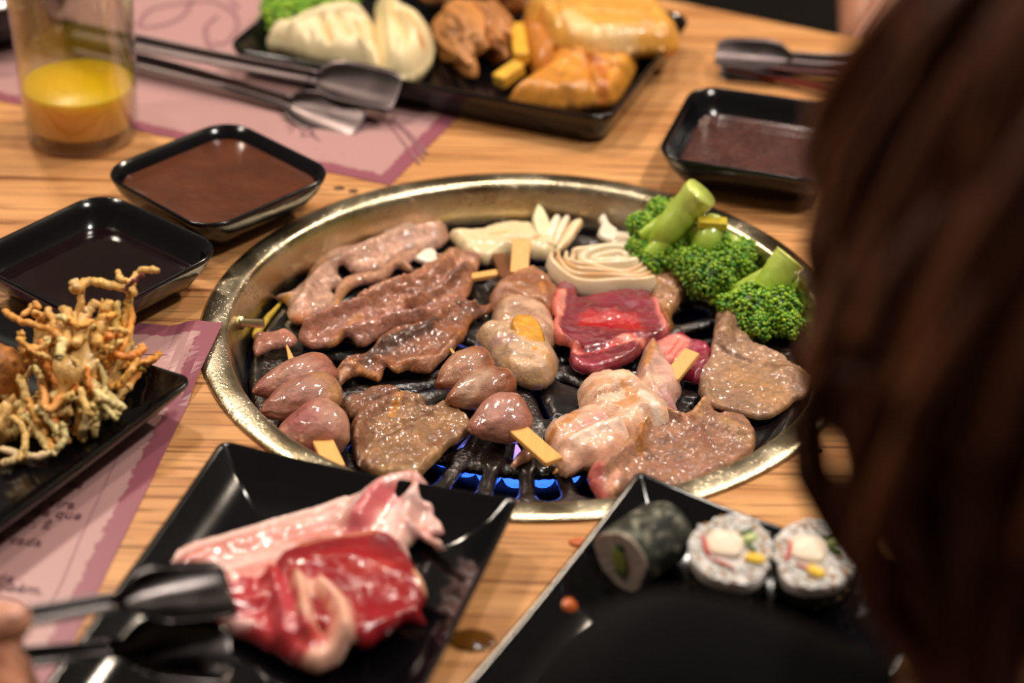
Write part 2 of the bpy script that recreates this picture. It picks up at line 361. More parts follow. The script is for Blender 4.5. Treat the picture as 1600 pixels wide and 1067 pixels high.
def wood_mat():
    m, nt, b = newmat('oak_wood'); L = nt.links.new
    tc = N(nt, 'ShaderNodeTexCoord'); mp = N(nt, 'ShaderNodeMapping'); mp.vector_type = 'POINT'
    mp.inputs['Rotation'].default_value = (0, 0, 10 * PI / 180); mp.inputs['Scale'].default_value = (2.2, 42, 42); L(tc.outputs['Object'], mp.inputs[0])
    n1 = N(nt, 'ShaderNodeTexNoise'); n1.inputs['Scale'].default_value = 1.3; n1.inputs['Detail'].default_value = 6; n1.inputs['Distortion'].default_value = .6; L(mp.outputs[0], n1.inputs['Vector'])
    r = N(nt, 'ShaderNodeValToRGB'); e = r.color_ramp.elements; e[0].position = .3; e[0].color = (*lin('#ad7442'), 1); e[1].position = .68; e[1].color = (*lin('#d39d66'), 1)
    L(n1.outputs[0], r.inputs[0])
    mp2 = N(nt, 'ShaderNodeMapping'); mp2.inputs['Rotation'].default_value = (0, 0, 10 * PI / 180); mp2.inputs['Scale'].default_value = (6, 190, 190); L(tc.outputs['Object'], mp2.inputs[0])
    n2 = N(nt, 'ShaderNodeTexNoise'); n2.inputs['Scale'].default_value = 1.6; n2.inputs['Detail'].default_value = 3; n2.inputs['Distortion'].default_value = .9; L(mp2.outputs[0], n2.inputs['Vector'])
    r2 = N(nt, 'ShaderNodeValToRGB'); e = r2.color_ramp.elements; e[0].position = .36; e[0].color = (.40, .31, .25, 1); e[1].position = .46; e[1].color = (1, 1, 1, 1)
    L(n2.outputs[0], r2.inputs[0])
    mx = N(nt, 'ShaderNodeMix', data_type='RGBA', blend_type='MULTIPLY'); mx.inputs[0].default_value = .95; L(r.outputs[0], mx.inputs[6]); L(r2.outputs[0], mx.inputs[7]); L(mx.outputs[2], b.inputs['Base Color'])
    b.inputs['Roughness'].default_value = .42; b.inputs['Specular IOR Level'].default_value = .4
    bp = N(nt, 'ShaderNodeBump'); bp.inputs['Strength'].default_value = .15; bp.inputs['Distance'].default_value = .0005; L(n2.outputs[0], bp.inputs['Height']); L(bp.outputs[0], b.inputs['Normal'])
    return m
M_WOOD = wood_mat()
def matmat():
    m, nt, b = newmat('printed_placemat'); L = nt.links.new
    uv = N(nt, 'ShaderNodeUVMap'); sp = N(nt, 'ShaderNodeSeparateXYZ'); L(uv.outputs[0], sp.inputs[0])
    def M(op, a, bb=None, c=None):
        n = N(nt, 'ShaderNodeMath', operation=op)
        for i, q in enumerate((a, bb, c)):
            if q is None: continue
            if isinstance(q, (int, float)): n.inputs[i].default_value = q
            else: L(q, n.inputs[i])
        return n.outputs[0]
    u, v = sp.outputs[0], sp.outputs[1]       # in metres from the corner
    d = M('MINIMUM', M('MINIMUM', u, M('SUBTRACT', .42, u)), M('MINIMUM', v, M('SUBTRACT', .29, v)))
    nz = N(nt, 'ShaderNodeTexNoise'); nz.inputs['Scale'].default_value = 160; nz.inputs['Detail'].default_value = 4; nz.inputs['Roughness'].default_value = .65; L(uv.outputs[0], nz.inputs['Vector'])
    dd = M('MULTIPLY_ADD', M('SUBTRACT', nz.outputs[0], .5), .010, d)
    r = N(nt, 'ShaderNodeMapRange'); r.inputs['From Min'].default_value = .0104; r.inputs['From Max'].default_value = .0112; L(dd, r.inputs[0])
    sp2 = N(nt, 'ShaderNodeTexNoise'); sp2.inputs['Scale'].default_value = 260; sp2.inputs['Detail'].default_value = 2; L(uv.outputs[0], sp2.inputs['Vector'])
    rs = N(nt, 'ShaderNodeMapRange'); rs.inputs['From Min'].default_value = .71; rs.inputs['From Max'].default_value = .75; L(sp2.outputs[0], rs.inputs[0])
    mx = N(nt, 'ShaderNodeMix', data_type='RGBA'); mx.inputs[6].default_value = (*lin('#8b4f5c'), 1); mx.inputs[7].default_value = (*lin('#b08886'), 1); L(r.outputs[0], mx.inputs[0])
    m2 = N(nt, 'ShaderNodeMix', data_type='RGBA'); L(mx.outputs[2], m2.inputs[6]); m2.inputs[7].default_value = (*lin('#7d5560'), 1); L(M('MULTIPLY', rs.outputs[0], .7), m2.inputs[0])
    L(m2.outputs[2], b.inputs['Base Color']); b.inputs['Roughness'].default_value = .38; b.inputs['Specular IOR Level'].default_value = .45
    return m
M_MAT = matmat()
M_PRINT = plain('dark_print', '#6d4650', .5)
M_PRINT2 = plain('pale_print', '#8d6068', .5)
def saucemat(name, hx, rough, bump, bsc, hi=None):
    m = plain(name, hx, rough, 0, .25, 40, bump, bsc, coat=.6, spec=.5, bdist=.002); return m
M_SAUCE1 = saucemat('brown_sauce', '#52260f', .3, .4, 110)
M_SAUCE2 = saucemat('dark_soy_sauce', '#14070a', .05, .02, 20)
M_SAUCE3 = saucemat('thick_sauce', '#5a3028', .2, 1.6, 190); M_SAUCE3.node_tree.nodes['Bump'].inputs['Distance'].default_value = .008
def glassmat():
    m, nt, b = newmat('clear_glass'); L = nt.links.new; nt.nodes.remove(b)
    lw = N(nt, 'ShaderNodeLayerWeight'); pw_ = N(nt, 'ShaderNodeMath', operation='POWER'); pw_.inputs[1].default_value = 3; L(lw.outputs['Facing'], pw_.inputs[0])
    fr = N(nt, 'ShaderNodeMath', operation='MULTIPLY_ADD'); fr.inputs[1].default_value = .8; fr.inputs[2].default_value = .10; L(pw_.outputs[0], fr.inputs[0]); gl = N(nt, 'ShaderNodeBsdfGlossy'); gl.inputs['Roughness'].default_value = .03
    tr = N(nt, 'ShaderNodeBsdfTransparent'); tr.inputs[0].default_value = (.92, .92, .88, 1); ms = N(nt, 'ShaderNodeMixShader')
    L(fr.outputs[0], ms.inputs[0]); L(tr.outputs[0], ms.inputs[1]); L(gl.outputs[0], ms.inputs[2]); L(ms.outputs[0], nt.nodes['Material Output'].inputs[0]); return m
M_GLASS = glassmat()
M_JUICE = plain('orange_juice', '#fbc400', .35, 0, .05, 60, sss=.7); M_JUICE.node_tree.nodes['Principled BSDF'].inputs['Subsurface Scale'].default_value = .03
M_OIL = plain('oil_drop', '#8a5a20', .08, 0, .1, 80); M_OIL.node_tree.nodes['Principled BSDF'].inputs['Transmission Weight'].default_value = .6
M_FLOOR = plain('dark_floor', '#1a1512', .6, 0, .2, 5)
M_LACQ = plain('red_lacquer', '#6b1d14', .25, 0, .15, 30)
M_COAT = plain('dark_jacket', '#101018', .8, 0, .2, 60, .3, 600)

# ---------------------------------------------------------------- setting: floor
me = mk([(-2, -2.2, -.75), (2.2, -2.2, -.75), (2.2, 2.6, -.75), (-2, 2.6, -.75), (-2, -2.2, -.8), (2.2, -2.2, -.8), (2.2, 2.6, -.8), (-2, 2.6, -.8)],
        [[0, 1, 2, 3], [4, 7, 6, 5], [0, 4, 5, 1], [1, 5, 6, 2], [2, 6, 7, 3], [3, 7, 4, 0]])
setp(obj('floor', me, M_FLOOR, None, False), kind='structure')

# ---------------------------------------------------------------- table
NV = np.array([.427, .904]); SV = np.array([.904, -.427])
def T2(s, n, z): p = SV * s + NV * n; return (p[0], p[1], z)
tb = thing('table', 'light oak restaurant table with a round opening for the grill', 'table', (0, 0, -.75))
RH = .1655; hn = 96
def tabletop():
    n0, n1, s0, s1, t = -.46, .456, -.85, .85, .032
    out = []                                          # hole circle joined to a square ring of vertices
    sq = []
    for k in range(hn):
        a = 2 * PI * k / hn; c_, s_ = math.cos(a), math.sin(a); out.append((RH * c_, RH * s_))
        m = max(abs(c_), abs(s_)); cx, cy = c_ / m, s_ / m
        sq.append(((s1 if cx > 0 else -s0) * cx, (n1 if cy > 0 else -n0) * cy))
    V = []
    for z in (0, -t):
        for s, n in out: V.append(T2(s, n, z))
        for s, n in sq: V.append(T2(s, n, z if z == 0 else z))
    Fc = []
    for k in range(hn):
        j = (k + 1) % hn
        Fc.append([k, hn + k, hn + j, j]); Fc.append([2 * hn + k, 2 * hn + j, 3 * hn + j, 3 * hn + k])
        Fc.append([hn + k, 3 * hn + k, 3 * hn + j, hn + j]); Fc.append([k, j, 2 * hn + j, 2 * hn + k])
    return mk(V, Fc)
obj('tabletop', tabletop(), M_WOOD, tb, False)
for s, n in ((-.75, -.36), (.75, -.36), (-.75, .36), (.75, .36)):
    v, f = boxbar(T2(s, n, -.032), T2(s, n, -.75), .06, .06, bev=.003, up=(SV[0], SV[1], 0)); obj('leg', mk(v, f), M_WOOD, tb, False)

# ---------------------------------------------------------------- grill
gr = thing('tabletop_grill', 'round gas barbecue grill with a brassy steel ring sunk in the oak table', 'grill', (0, 0, 0))
def lathe(prof, n=128, c=(0, 0), closed=True):
    V = []; m = len(prof)
    for r, z in prof:
        for k in range(n): a = 2 * PI * k / n; V.append((c[0] + r * math.cos(a), c[1] + r * math.sin(a), z))
    Fc = [[i * n + k, i * n + (k + 1) % n, ((i + 1) % m) * n + (k + 1) % n, ((i + 1) % m) * n + k] for i in range(m if closed else m - 1) for k in range(n)]
    return mk(V, Fc)
ZG = -.025
obj('ring', lathe([(.1795, .0003), (.180, .0009), (.1787, .0019), (.175, .0025), (.170, .0028), (.1668, .0026), (.1648, .0016), (.1636, -.0004), (.1625, -.004), (.1595, -.014), (.1555, ZG - .008), (.1565, ZG - .008), (.1608, -.014), (.1637, -.004), (.1650, 0), (.1675, .0014), (.1775, .0008), (.1785, .0003)]), M_RING, gr)
WELLM = plain('well_steel', '#8a7a48', .35, 1, .2, 40, .2, 200)
obj('well', lathe([(.1552, ZG - .007), (.150, ZG - .03), (.120, ZG - .055), (.02, ZG - .06), (.0005, ZG - .06), (.0005, ZG - .063), (.02, ZG - .063), (.122, ZG - .058), (.152, ZG - .032), (.1562, ZG - .010)], 96), plain('sooty_steel', '#191514', .4, .6, .4, 40), gr)
# locating studs on the wall
for a in (176,):
    ca, sa = math.cos(math.radians(a)), math.sin(math.radians(a))
    v, f = tube([(.162 * ca, .162 * sa, -.008), (.1585 * ca, .1585 * sa, -.008), (.158 * ca, .158 * sa, -.008), (.147 * ca, .147 * sa, -.008)], [.0042, .0042, .0026, .0026], 14); obj('stud', mk(v, f), plain('brass_stud', '#cdbf96', .3, 1), gr)
# grate
def grate():
    a = np.linspace(0, 2 * PI, 181)[:-1]; R = .1535
    poly = np.c_[R * np.cos(a), R * np.sin(a)]
    slots = []
    no = 34
    for k in range(no):
        t = 2 * PI * (k + .07) / no; d = np.array([math.cos(t), math.sin(t)])
        slots.append((d * .1035, d * .1185, .0056, .0066))
    ni = 17
    for k in range(ni):
        t = 2 * PI * (k + .62) / ni; d = np.array([math.cos(t), math.sin(t)])
        slots.append((d * .055, d * .084, .0013, .0019))
    for k in range(8):
        t = 2 * PI * (k + .3) / 8; d = np.array([math.cos(t), math.sin(t)]); slots.append((d * .022, d * .05, .0014, .002))
    def sd(Q):
        r = np.hypot(Q[:, 0], Q[:, 1]); best = r - R
        for p, q, w0, w1 in slots:
            ab = q - p; t = np.clip(((Q - p) @ ab) / (ab @ ab), 0, 1); dd = np.linalg.norm(Q - p - t[:, None] * ab, axis=1) - (w0 + (w1 - w0) * t)
            best = np.maximum(best, -dd)
        return best
    V, Q, bd = grid_cells(poly, .0013, lambda C: sd(C) < 0)
    V = V.copy()
    for it in range(2):
        B = V[bd]; s = sd(B); e = 2e-4
        g = np.stack([(sd(B + [e, 0]) - s) / e, (sd(B + [0, e]) - s) / e], 1); g /= np.linalg.norm(g, axis=1)[:, None] + 1e-6
        V[bd] = B - g * np.clip(s, -.0013, .0013)[:, None]
    s = sd(V); r = np.hypot(V[:, 0], V[:, 1]); th = np.arctan2(V[:, 1], V[:, 0])
    rnd = sm(-s / .003)
    top = ZG - .0022 * (1 - rnd)
    grooves = np.cos(th * 34 - 2 * PI * .07) * .5 + .5
    top = top - .0022 * sm((grooves - .35) / .5) * sm((r - .05) / .02) * (1 - sm((r - .098) / .008))
    top = top + .0015 * sm((r - .143) / .004) + .0006 * noise2(V[:, 0], V[:, 1], .01, 4)
    n = len(V); bot = top - .0034
    VV = np.vstack([np.c_[V, top], np.c_[V, bot]])
    # side walls
    E = np.vstack([Q[:, [0, 1]], Q[:, [1, 2]], Q[:, [2, 3]], Q[:, [3, 0]]]); key = np.sort(E, 1); kk = key[:, 0].astype(np.int64) * n + key[:, 1]
    u, inv, cnt = np.unique(kk, return_inverse=True, return_counts=True); be = E[cnt[inv] == 1]
    S = np.c_[be[:, 1], be[:, 0], be[:, 0] + n, be[:, 1] + n]
    return mk(VV, np.vstack([Q, Q[:, ::-1] + n, S]))
obj('grate', grate(), M_GRATE, gr)
obj('burner', lathe([(.045, ZG - .056), (.068, ZG - .056), (.068, ZG - .044), (.064, ZG - .039), (.050, ZG - .039), (.045, ZG - .044)], 64), plain('burner_iron', '#201c1c', .5, .7), gr)
def flamemat():
    m, nt, b = newmat('gas_flame'); L = nt.links.new; nt.nodes.remove(b)
    tc = N(nt, 'ShaderNodeTexCoord'); sp = N(nt, 'ShaderNodeSeparateXYZ'); L(tc.outputs['Generated'], sp.inputs[0])
    r = N(nt, 'ShaderNodeValToRGB'); e = r.color_ramp.elements; e[0].position = 0; e[0].color = (.02, .12, 1, 1); e[1].position = .8; e[1].color = (.36, .20, .50, 1)
    x = r.color_ramp.elements.new(.45); x.color = (.06, .18, 1, 1)
    L(sp.outputs[2], r.inputs[0]); em = N(nt, 'ShaderNodeEmission'); em.inputs[1].default_value = 2.2; L(r.outputs[0], em.inputs[0])
    tr = N(nt, 'ShaderNodeBsdfTransparent'); ms = N(nt, 'ShaderNodeMixShader'); ms.inputs[0].default_value = .6
    L(tr.outputs[0], ms.inputs[1]); L(em.outputs[0], ms.inputs[2]); L(ms.outputs[0], nt.nodes['Material Output'].inputs[0]); return m
M_FLAME = flamemat()
for k in range(26):
    a = 2 * PI * k / 26 + .05; r = .060; c = (r * math.cos(a), r * math.sin(a)); h = .024 + .005 * math.sin(k * 2.3)
    if math.degrees((a + PI) % (2 * PI) - PI) > -62 and math.degrees((a + PI) % (2 * PI) - PI) < 60: continue
    prof = [(.0008, 0), (.0060, .002), (.0082, .007), (.0076, .014), (.0045, h - .004), (.0005, h + .004)]
    obj('flame', lathe([(q, ZG - .039 + z) for q, z in prof], 16, c, False), M_FLAME, gr)

# ---------------------------------------------------------------- placemats
def placemat(name, label, corner, d1, d2, ringlift=False):
    """corner, d1 along the 0.42 side, d2 along the 0.29 side"""
    d1 = np.array(d1) / np.linalg.norm(d1); d2 = np.array([-d1[1], d1[0]]) * np.sign(np.cross(d1, d2)); d2 = d2
    nu, nv = 84, 58; V = []; UV = []
    for z in (.0006, .0001):
        for i in range(nu + 1):
            for j in range(nv + 1):
                u, v = .42 * i / nu, .29 * j / nv; p = np.array(corner) + d1 * u + d2 * v; zz = z
                if ringlift: zz += .0052 * float(sm((.197 - math.hypot(*p)) / .016))
                V.append((p[0], p[1], zz)); UV.append((u, v))
    q = (nu + 1) * (nv + 1); Fc = []
    for i in range(nu):
        for j in range(nv):
            a = i * (nv + 1) + j; b = a + nv + 1; Fc.append([a, b, b + 1, a + 1]); Fc.append([q + a, q + a + 1, q + b + 1, q + b])
    def rim(lst):
        for a, b in zip(lst[:-1], lst[1:]): Fc.append([a, b, q + b, q + a])
    rim([j for j in range(nv + 1)]); rim([nu * (nv + 1) + j for j in range(nv + 1)]); rim([i * (nv + 1) for i in range(nu + 1)]); rim([i * (nv + 1) + nv for i in range(nu + 1)])
    me = mk(V, Fc); ul = me.uv_layers.new(name='UVMap'); U = np.array(UV)
    li = np.zeros(len(me.loops), int); me.loops.foreach_get('vertex_index', li); ul.data.foreach_set('uv', U[li].ravel())
    bm = bmesh.new(); bm.from_mesh(me); bmesh.ops.recalc_face_normals(bm, faces=bm.faces); bm.to_mesh(me); bm.free()
    return setp(obj(name, me, M_MAT, None, False), label, 'placemat', 'printed paper placemats')
pm1 = placemat('placemat', 'pink paper placemat with mauve border under the steel tongs at the back', (-.085, .161), (-.17, .068), (.046, .11))
pm2 = placemat('placemat', 'pink paper placemat with printed text under the tempura plate, corner on the grill ring', (-.166, -.012), (-.035, -.27), (-.05, -.005), True)
def ribbon_print(name, pts, w, parent, z=.0011, mat=M_PRINT2):
    P = catmull(WP(pts, z), 8, False); T = np.gradient(P, axis=0); T /= np.linalg.norm(T, axis=1)[:, None]; Nn = np.c_[-T[:, 1], T[:, 0]]
    n = len(P); V = []
    for zz in (z, z - .0003):
        V += [(*(P[i] + Nn[i] * w / 2), zz) for i in range(n)] + [(*(P[i] - Nn[i] * w / 2), zz) for i in range(n)]
    Fc = [[i, i + 1, n + i + 1, n + i] for i in range(n - 1)] + [[2 * n + i, 3 * n + i, 3 * n + i + 1, 2 * n + i + 1] for i in range(n - 1)]
    return obj(name, mk(V, Fc), mat, parent, False)
for pts, w_ in (([(215, 40), (235, 15), (280, 5), (330, 2), (365, 20), (370, 45), (350, 68), (335, 66)], .003), ([(340, 25), (322, 42), (325, 66), (338, 82)], .003), ([(300, 0), (285, 25), (250, 40), (218, 42)], .003), ([(360, 0), (372, 12)], .003),
               ([(575, 180), (590, 192), (606, 192), (625, 215), (655, 255)], .0016), ([(612, 186), (640, 208), (668, 240)], .0016), ([(600, 186), (622, 196), (648, 225), (662, 248)], .0014),
               ([(448, 200), (470, 190), (485, 205), (500, 220)], .0009), ([(452, 207), (465, 196), (476, 212), (492, 206)], .0008), ([(470, 214), (484, 199), (490, 216)], .0008)):
    ribbon_print('printed_line', pts, w_, pm1)
for pts in (([(190, 700), (130, 830), (75, 945), (20, 935), (-40, 925)]), ([(205, 553), (270, 556), (262, 580)])): 
    P = pts; ribbon_print('printed_line', P if len(P) < 4 else P, .0005, pm2, z=.0010, mat=M_PRINT2)
def lettering(txt, px, py, size, ang, parent, z=.0012):
    cu = bpy.data.curves.new('t', 'FONT'); cu.body = txt; cu.size = size; cu.align_x = 'RIGHT'; cu.extrude = .0001; cu.materials.append(M_PRINT)
    o = bpy.data.objects.new('t', cu); COL.objects.link(o); bpy.context.view_layer.update()
    me = bpy.data.meshes.new_from_object(o.evaluated_get(bpy.context.evaluated_depsgraph_get())); bpy.data.objects.remove(o)
    p = W(px, py, z); me.transform(Matrix.Translation((p[0], p[1], z)) @ Matrix.Rotation(ang, 4, 'Z'))
    return obj('lettering', me, None, parent, False)
A2 = math.atan2(-.04, 1) - .09
for txt, x, y in (('que vira', 116, 794), ('diferença que', 126, 811), ('compartilhar. É', 78, 826), ('a cultura de cada', 64, 853), ('de', 20, 910), ('e você também.', 66, 928), ('os', 128, 763)):
    lettering(txt, x, y, .0088, A2, pm2)

# ---------------------------------------------------------------- plates and bowls
def rot_(d): return math.radians(d)
PL = [(.018, .0005), (.016, .0003), (.010, .004), (.004, .012), (.0005, .0185), (0, .0205), (.0008, .0215), (.0022, .0213), (.006, .016), (.014, .009), (.024, .0055), (.04, .0042)]
FLAT = [(.022, .0005), (.020, .0003), (.012, .005), (.004, .0135), (.0, .0185), (.0, .0205), (.001, .0213), (.0025, .0205), (.010, .0135), (.022, .0078), (.038, .0055), (.055, .0048)]
d1 = np.array([.935, -.353]); d2 = np.array([.353, .935]); BR = W(950, 188, .0225)[:2]
bc = BR - d1 * .135 + d2 * .088
tray('serving_plate', 'long black plate of fried snacks and dumplings at the back', 'plate', bc, .272, .178, math.atan2(-.353, .935), .016, [(.012, .0005), (.010, .0003), (.006, .004), (.003, .014), (.0, .021), (.0008, .0226), (.0022, .0226), (.0045, .017), (.008, .0085), (.014, .0060), (.03, .0052)], M_BLACK, 'black rectangular plates', up=.0007)
d1 = np.array([.960, -.280]); d2 = np.array([-.280, -.960])
mc = (W(350, 690, .0225)[:2] + W(808, 780, .0225)[:2]) / 2 + d2 * .125
tray('serving_plate', 'black plate holding raw pork and red beef in front of the grill', 'plate', mc, .152, .25, math.atan2(-.28, .96), .006, FLAT, M_BLACK, 'black rectangular plates', corner=.003)
d1 = np.array([.86, -.51]); d2 = np.array([-.51, -.86])
tc_ = W(302, 592, .0235)[:2] - d1 * .078 + d2 * .125
tray('serving_plate', 'black plate of vegetable tempura on the left placemat', 'plate', tc_, .158, .25, math.atan2(-.51, .86), .008, FLAT, M_BLACK, 'black rectangular plates', corner=.003, up=.0007)
d1 = np.array([.886, -.463]); d2 = np.array([-.463, -.886])
sc_ = W(997, 736, .026)[:2] + d1 * .078 + d2 * .125
tray('serving_plate', 'black plate with sushi rolls at the lower right', 'plate', sc_, .156, .25, math.atan2(-.463, .886), .004, FLAT, M_BLACK, 'black rectangular plates', corner=.006)
tray('serving_plate', 'empty black plate at the right edge behind the brown hair', 'plate', (.255, -.172), .15, .11, rot_(-20), .006, FLAT, M_BLACK, 'black rectangular plates')
BW = [(.026, .0005), (.023, .0002), (.012, .007), (.004, .018), (.0006, .0255), (0, .0275), (.0006, .0287), (.0018, .0285), (.0045, .022), (.009, .0145), (.016, .0105), (.024, .0098)]
def sauce_bowl(label, c, s, deg, mat, zs, ins, sl, sname='sauce'):
    tray('sauce_bowl', label, 'bowl', c, s, s, rot_(deg), .020, BW, M_BLACK2, 'square black dipping bowls')
    rings = [(ins + .006, zs - .004), (ins + .002, zs - .0016), (ins + .0004, zs - .0002), (ins + .0018, zs), (ins + .012, zs - .0001), (ins + .03, zs)]
    tray(sname, sl, 'sauce', c, s, s, rot_(deg), .020, rings, mat, 'dipping sauces')
sauce_bowl('square black bowl of milky brown sauce below the juice glass', (-.184, .120), .102, -43, M_SAUCE1, .0215, .0052, 'brown sauce with a matt skin filling the bowl nearest the grill')
sauce_bowl('square black bowl of dark soy sauce above the tempura', (-.240, .022), .104, -38, M_SAUCE2, .0150, .0092, 'smooth dark soy sauce behind the tempura')
sauce_bowl('square black bowl of chunky sauce at the right of the back plate', (.142, .190), .108, -16, M_SAUCE3, .0145, .0094, 'thick glistening reddish sauce left in the right bowl')
# round black bowl far left
cb = W(-8, 50, 0)[:2]
me = lathe([(.0005, .001), (.03, .001), (.034, .004), (.052, .022), (.058, .038), (.0575, .040), (.056, .0385), (.05, .023), (.033, .007), (.0005, .005)], 48, (0, 0), False)
o = obj('round_bowl', me, M_BLACK2); o.location = (cb[0], cb[1], .0005); setp(o, 'round black bowl cut by the left edge behind the juice glass', 'bowl')

# ---------------------------------------------------------------- glass of juice
gc = (-.2845, .220)
prof = [(.0005, .0005), (.030, .0005), (.0345, .002), (.0352, .005), (.0368, .04), (.0385, .085), (.0402, .128), (.0402, .1295), (.0388, .1295), (.0386, .128), (.0366, .085), (.0350, .04), (.0338, .012), (.031, .0088), (.0005, .0085)]
o = obj('tumbler', lathe([(r, z) for r, z in prof], 64, (0, 0), False), M_GLASS); o.location = (*gc, .0006); setp(o, 'clear straight glass tumbler a quarter full of orange juice', 'glass')
o = obj('orange_juice', lathe([(.0005, .0088), (.0308, .0091), (.0336, .0122), (.0347, .036), (.0342, .0365), (.0005, .0362)], 64, (0, 0), False), M_JUICE); o.location = (*gc, .0007); setp(o, 'bright yellow orange juice in the bottom of the tumbler', 'juice')

# ---------------------------------------------------------------- tongs
def ribbon(path, widths, cup, mat, name, parent, up, n=9, th=.0009):
    P = catmull(np.array(path), 6, False); k = len(P); ws = np.interp(np.linspace(0, 1, k), np.linspace(0, 1, len(widths)), widths); cs = np.interp(np.linspace(0, 1, k), np.linspace(0, 1, len(cup)), cup)
    T = np.gradient(P, axis=0); T /= np.linalg.norm(T, axis=1)[:, None]; up = np.array(up, float); V = []
    for side in (0, 1):
        for i in range(k):
            a = np.cross(T[i], up); a /= np.linalg.norm(a); b = np.cross(a, T[i])
            for j in range(n):
                s = -1 + 2 * j / (n - 1); V.append(P[i] + a * s * ws[i] / 2 + b * (cs[i] * s * s - side * th))
    q = k * n; Fc = []
    for i in range(k - 1):
        for j in range(n - 1):
            a = i * n + j; Fc.append([a, a + 1, a + n + 1, a + n]); Fc.append([q + a, q + a + n, q + a + n + 1, q + a + 1])
    for i in range(k - 1):
        for a in (i * n, i * n + n - 1): Fc.append([a, a + n, q + a + n, q + a])
    for b0 in (0, (k - 1) * n):
        for j in range(n - 1): Fc.append([b0 + j, q + b0 + j, q + b0 + j + 1, b0 + j + 1])
    me = mk(V, Fc); bm = bmesh.new(); bm.from_mesh(me); bmesh.ops.recalc_face_normals(bm, faces=bm.faces); bm.to_mesh(me); bm.free()
    return obj(name, me, mat, parent)
def tongs(label, arms, mat, up, bw=.030, hw=.014, hinge=None, grooves=False):
    t = thing('tongs', label, 'tongs', tuple(arms[0][0]))
    for A in arms:
        A = [np.array(p) for p in A]
        ribbon(A[:3], [hw * 1.0, hw * .95, hw * .8, hw * .75], [.003, .004, .004, .0035], mat, 'arm', t, up)
        d = A[3] - A[2]
        ribbon([A[2] - d * .03, A[2] + d * .3, A[2] + d * .75, A[3]], [hw * .7, bw * .8, bw * 1.0, bw * 1.02, bw, bw * .96, bw * .72], [.004, .006, .006, .005, .004, .003, .001], mat, 'blade', t, up, 11)
    a, b = np.array(arms[0][0]), np.array(arms[1][0]); m = (a + b) / 2; d = a - np.array(arms[0][1]); d /= np.linalg.norm(d)
    ribbon([a, a + d * .008 * 1.2, m + d * .018, b + d * .008 * 1.2, b], [hw] * 3, [.003, .0005, .003], mat, 'spring_bend', t, up if hinge is None else hinge)
    return t
Z3 = lambda px, py, z: np.append(W(px, py, z)[:2], z)
tongs('steel tongs resting open on the placemat between juice glass and back plate',
      [[Z3(95, 46, .020), Z3(300, 88, .021), Z3(500, 126, .020), Z3(622, 148, .018)], [Z3(95, 70, .007), Z3(300, 120, .006), Z3(455, 165, .0045), Z3(560, 200, .0035)]], M_STEEL, (0, -.55, .83), bw=.031, hw=.0135)
tongs('steel serving tongs lying at the right behind the right sauce bowl',
      [[Z3(1560, 120, .017), Z3(1400, 108, .017), Z3(1230, 94, .015), Z3(1118, 84, .015)], [Z3(1560, 140, .007), Z3(1400, 128, .006), Z3(1240, 112, .0035), Z3(1125, 106, .0035)]], M_STEEL, (0, -.5, .86), bw=.024, hw=.0135)
tongs('dark shiny tongs held by a hand over the raw meat plate',
      [[Z3(-230, 1010, .072), Z3(-60, 988, .068), Z3(200, 943, .058), Z3(362, 925, .050)], [Z3(-230, 1040, .055), Z3(-60, 1042, .050), Z3(195, 1018, .040), Z3(362, 1028, .032)]], M_DSTEEL, (0, -.35, .93), bw=.030, hw=.0125)
for k, (a, b) in enumerate((((1136, 108), (1400, 162)), ((1150, 101), (1420, 131)))):
    p = [Z3(*a, .0045), Z3(*((np.array(a) + np.array(b)) / 2), .0050), Z3(*b, .0055)]
    v, f = tube(catmull(np.array(p), 4, False), np.linspace(.0013, .0034, 9), 8)
    o = obj('chopstick', mk(v, f), M_LACQ); setp(o, ('dark red chopstick nearer the right sauce bowl, beside the tongs', 'dark red chopstick further from the right sauce bowl, under the tongs')[k], 'chopstick', 'pair of red chopsticks')

# ---------------------------------------------------------------- food on the grill
GZ = ZG + .0004
GRP = 'meat slices on the grill'
def slice_(name, label, cat, group, mat, **k):
    if mat is M_MEAT: k.setdefault('res', .0008); k['gam'] = 1.18; k['rough'] = k.get('rough', .0005) * 1.25
    o = sheet(name, mat, None, **k); setp(o, label, cat, group); return o
T_, D_, O_ = '#c99f88', '#6b3a22', '#c47a34'
v1 = sheet_arrays(out=[(428, 462), (450, 459), (476, 438), (490, 412), (520, 392), (548, 388), (585, 381), (600, 362), (628, 352), (660, 356), (688, 348), (700, 358), (697, 378), (672, 392), (640, 394), (612, 412), (590, 424), (560, 427), (536, 420), (528, 428), (540, 444), (518, 452), (528, 470), (514, 488), (494, 495), (470, 506), (450, 498), (448, 474)],
    z0=GZ + .001, H=.007, dome=6, wave=.002, rough=.0012, rsc=.008, flatbot=False, base='#caa18c', seed=3,
    ridges=[([(470, 480), (500, 430), (560, 398), (620, 372), (680, 362)], 5, 12), ([(520, 420), (600, 400)], -1.5, 6), ([(590, 385), (600, 410)], -1.2, 4)],
    strokes=[([(450, 496), (500, 492), (525, 480)], 10, '#c2762e', .8), ([(480, 440), (510, 405)], 8, '#c98a4a', .6), ([(428, 462), (450, 462)], 8, '#d39a2c', .9), ([(580, 395), (640, 372)], 14, '#bf9482', .5), ([(690, 350), (694, 375)], 6, '#b08068', .6)])
v1b = sheet_arrays(out=[(512, 492), (516, 468), (528, 446), (548, 433), (590, 425), (622, 402), (655, 390), (661, 398), (642, 408), (648, 424), (634, 423), (620, 418), (602, 437), (560, 444), (538, 462), (532, 482)],
    z0=GZ + .001, H=.006, dome=4, wave=.001, base='#b5805f', seed=5, strokes=[([(520, 488), (545, 445)], 6, '#c98a4a', .6), ([(640, 400), (656, 395)], 6, '#d0a090', .7)])
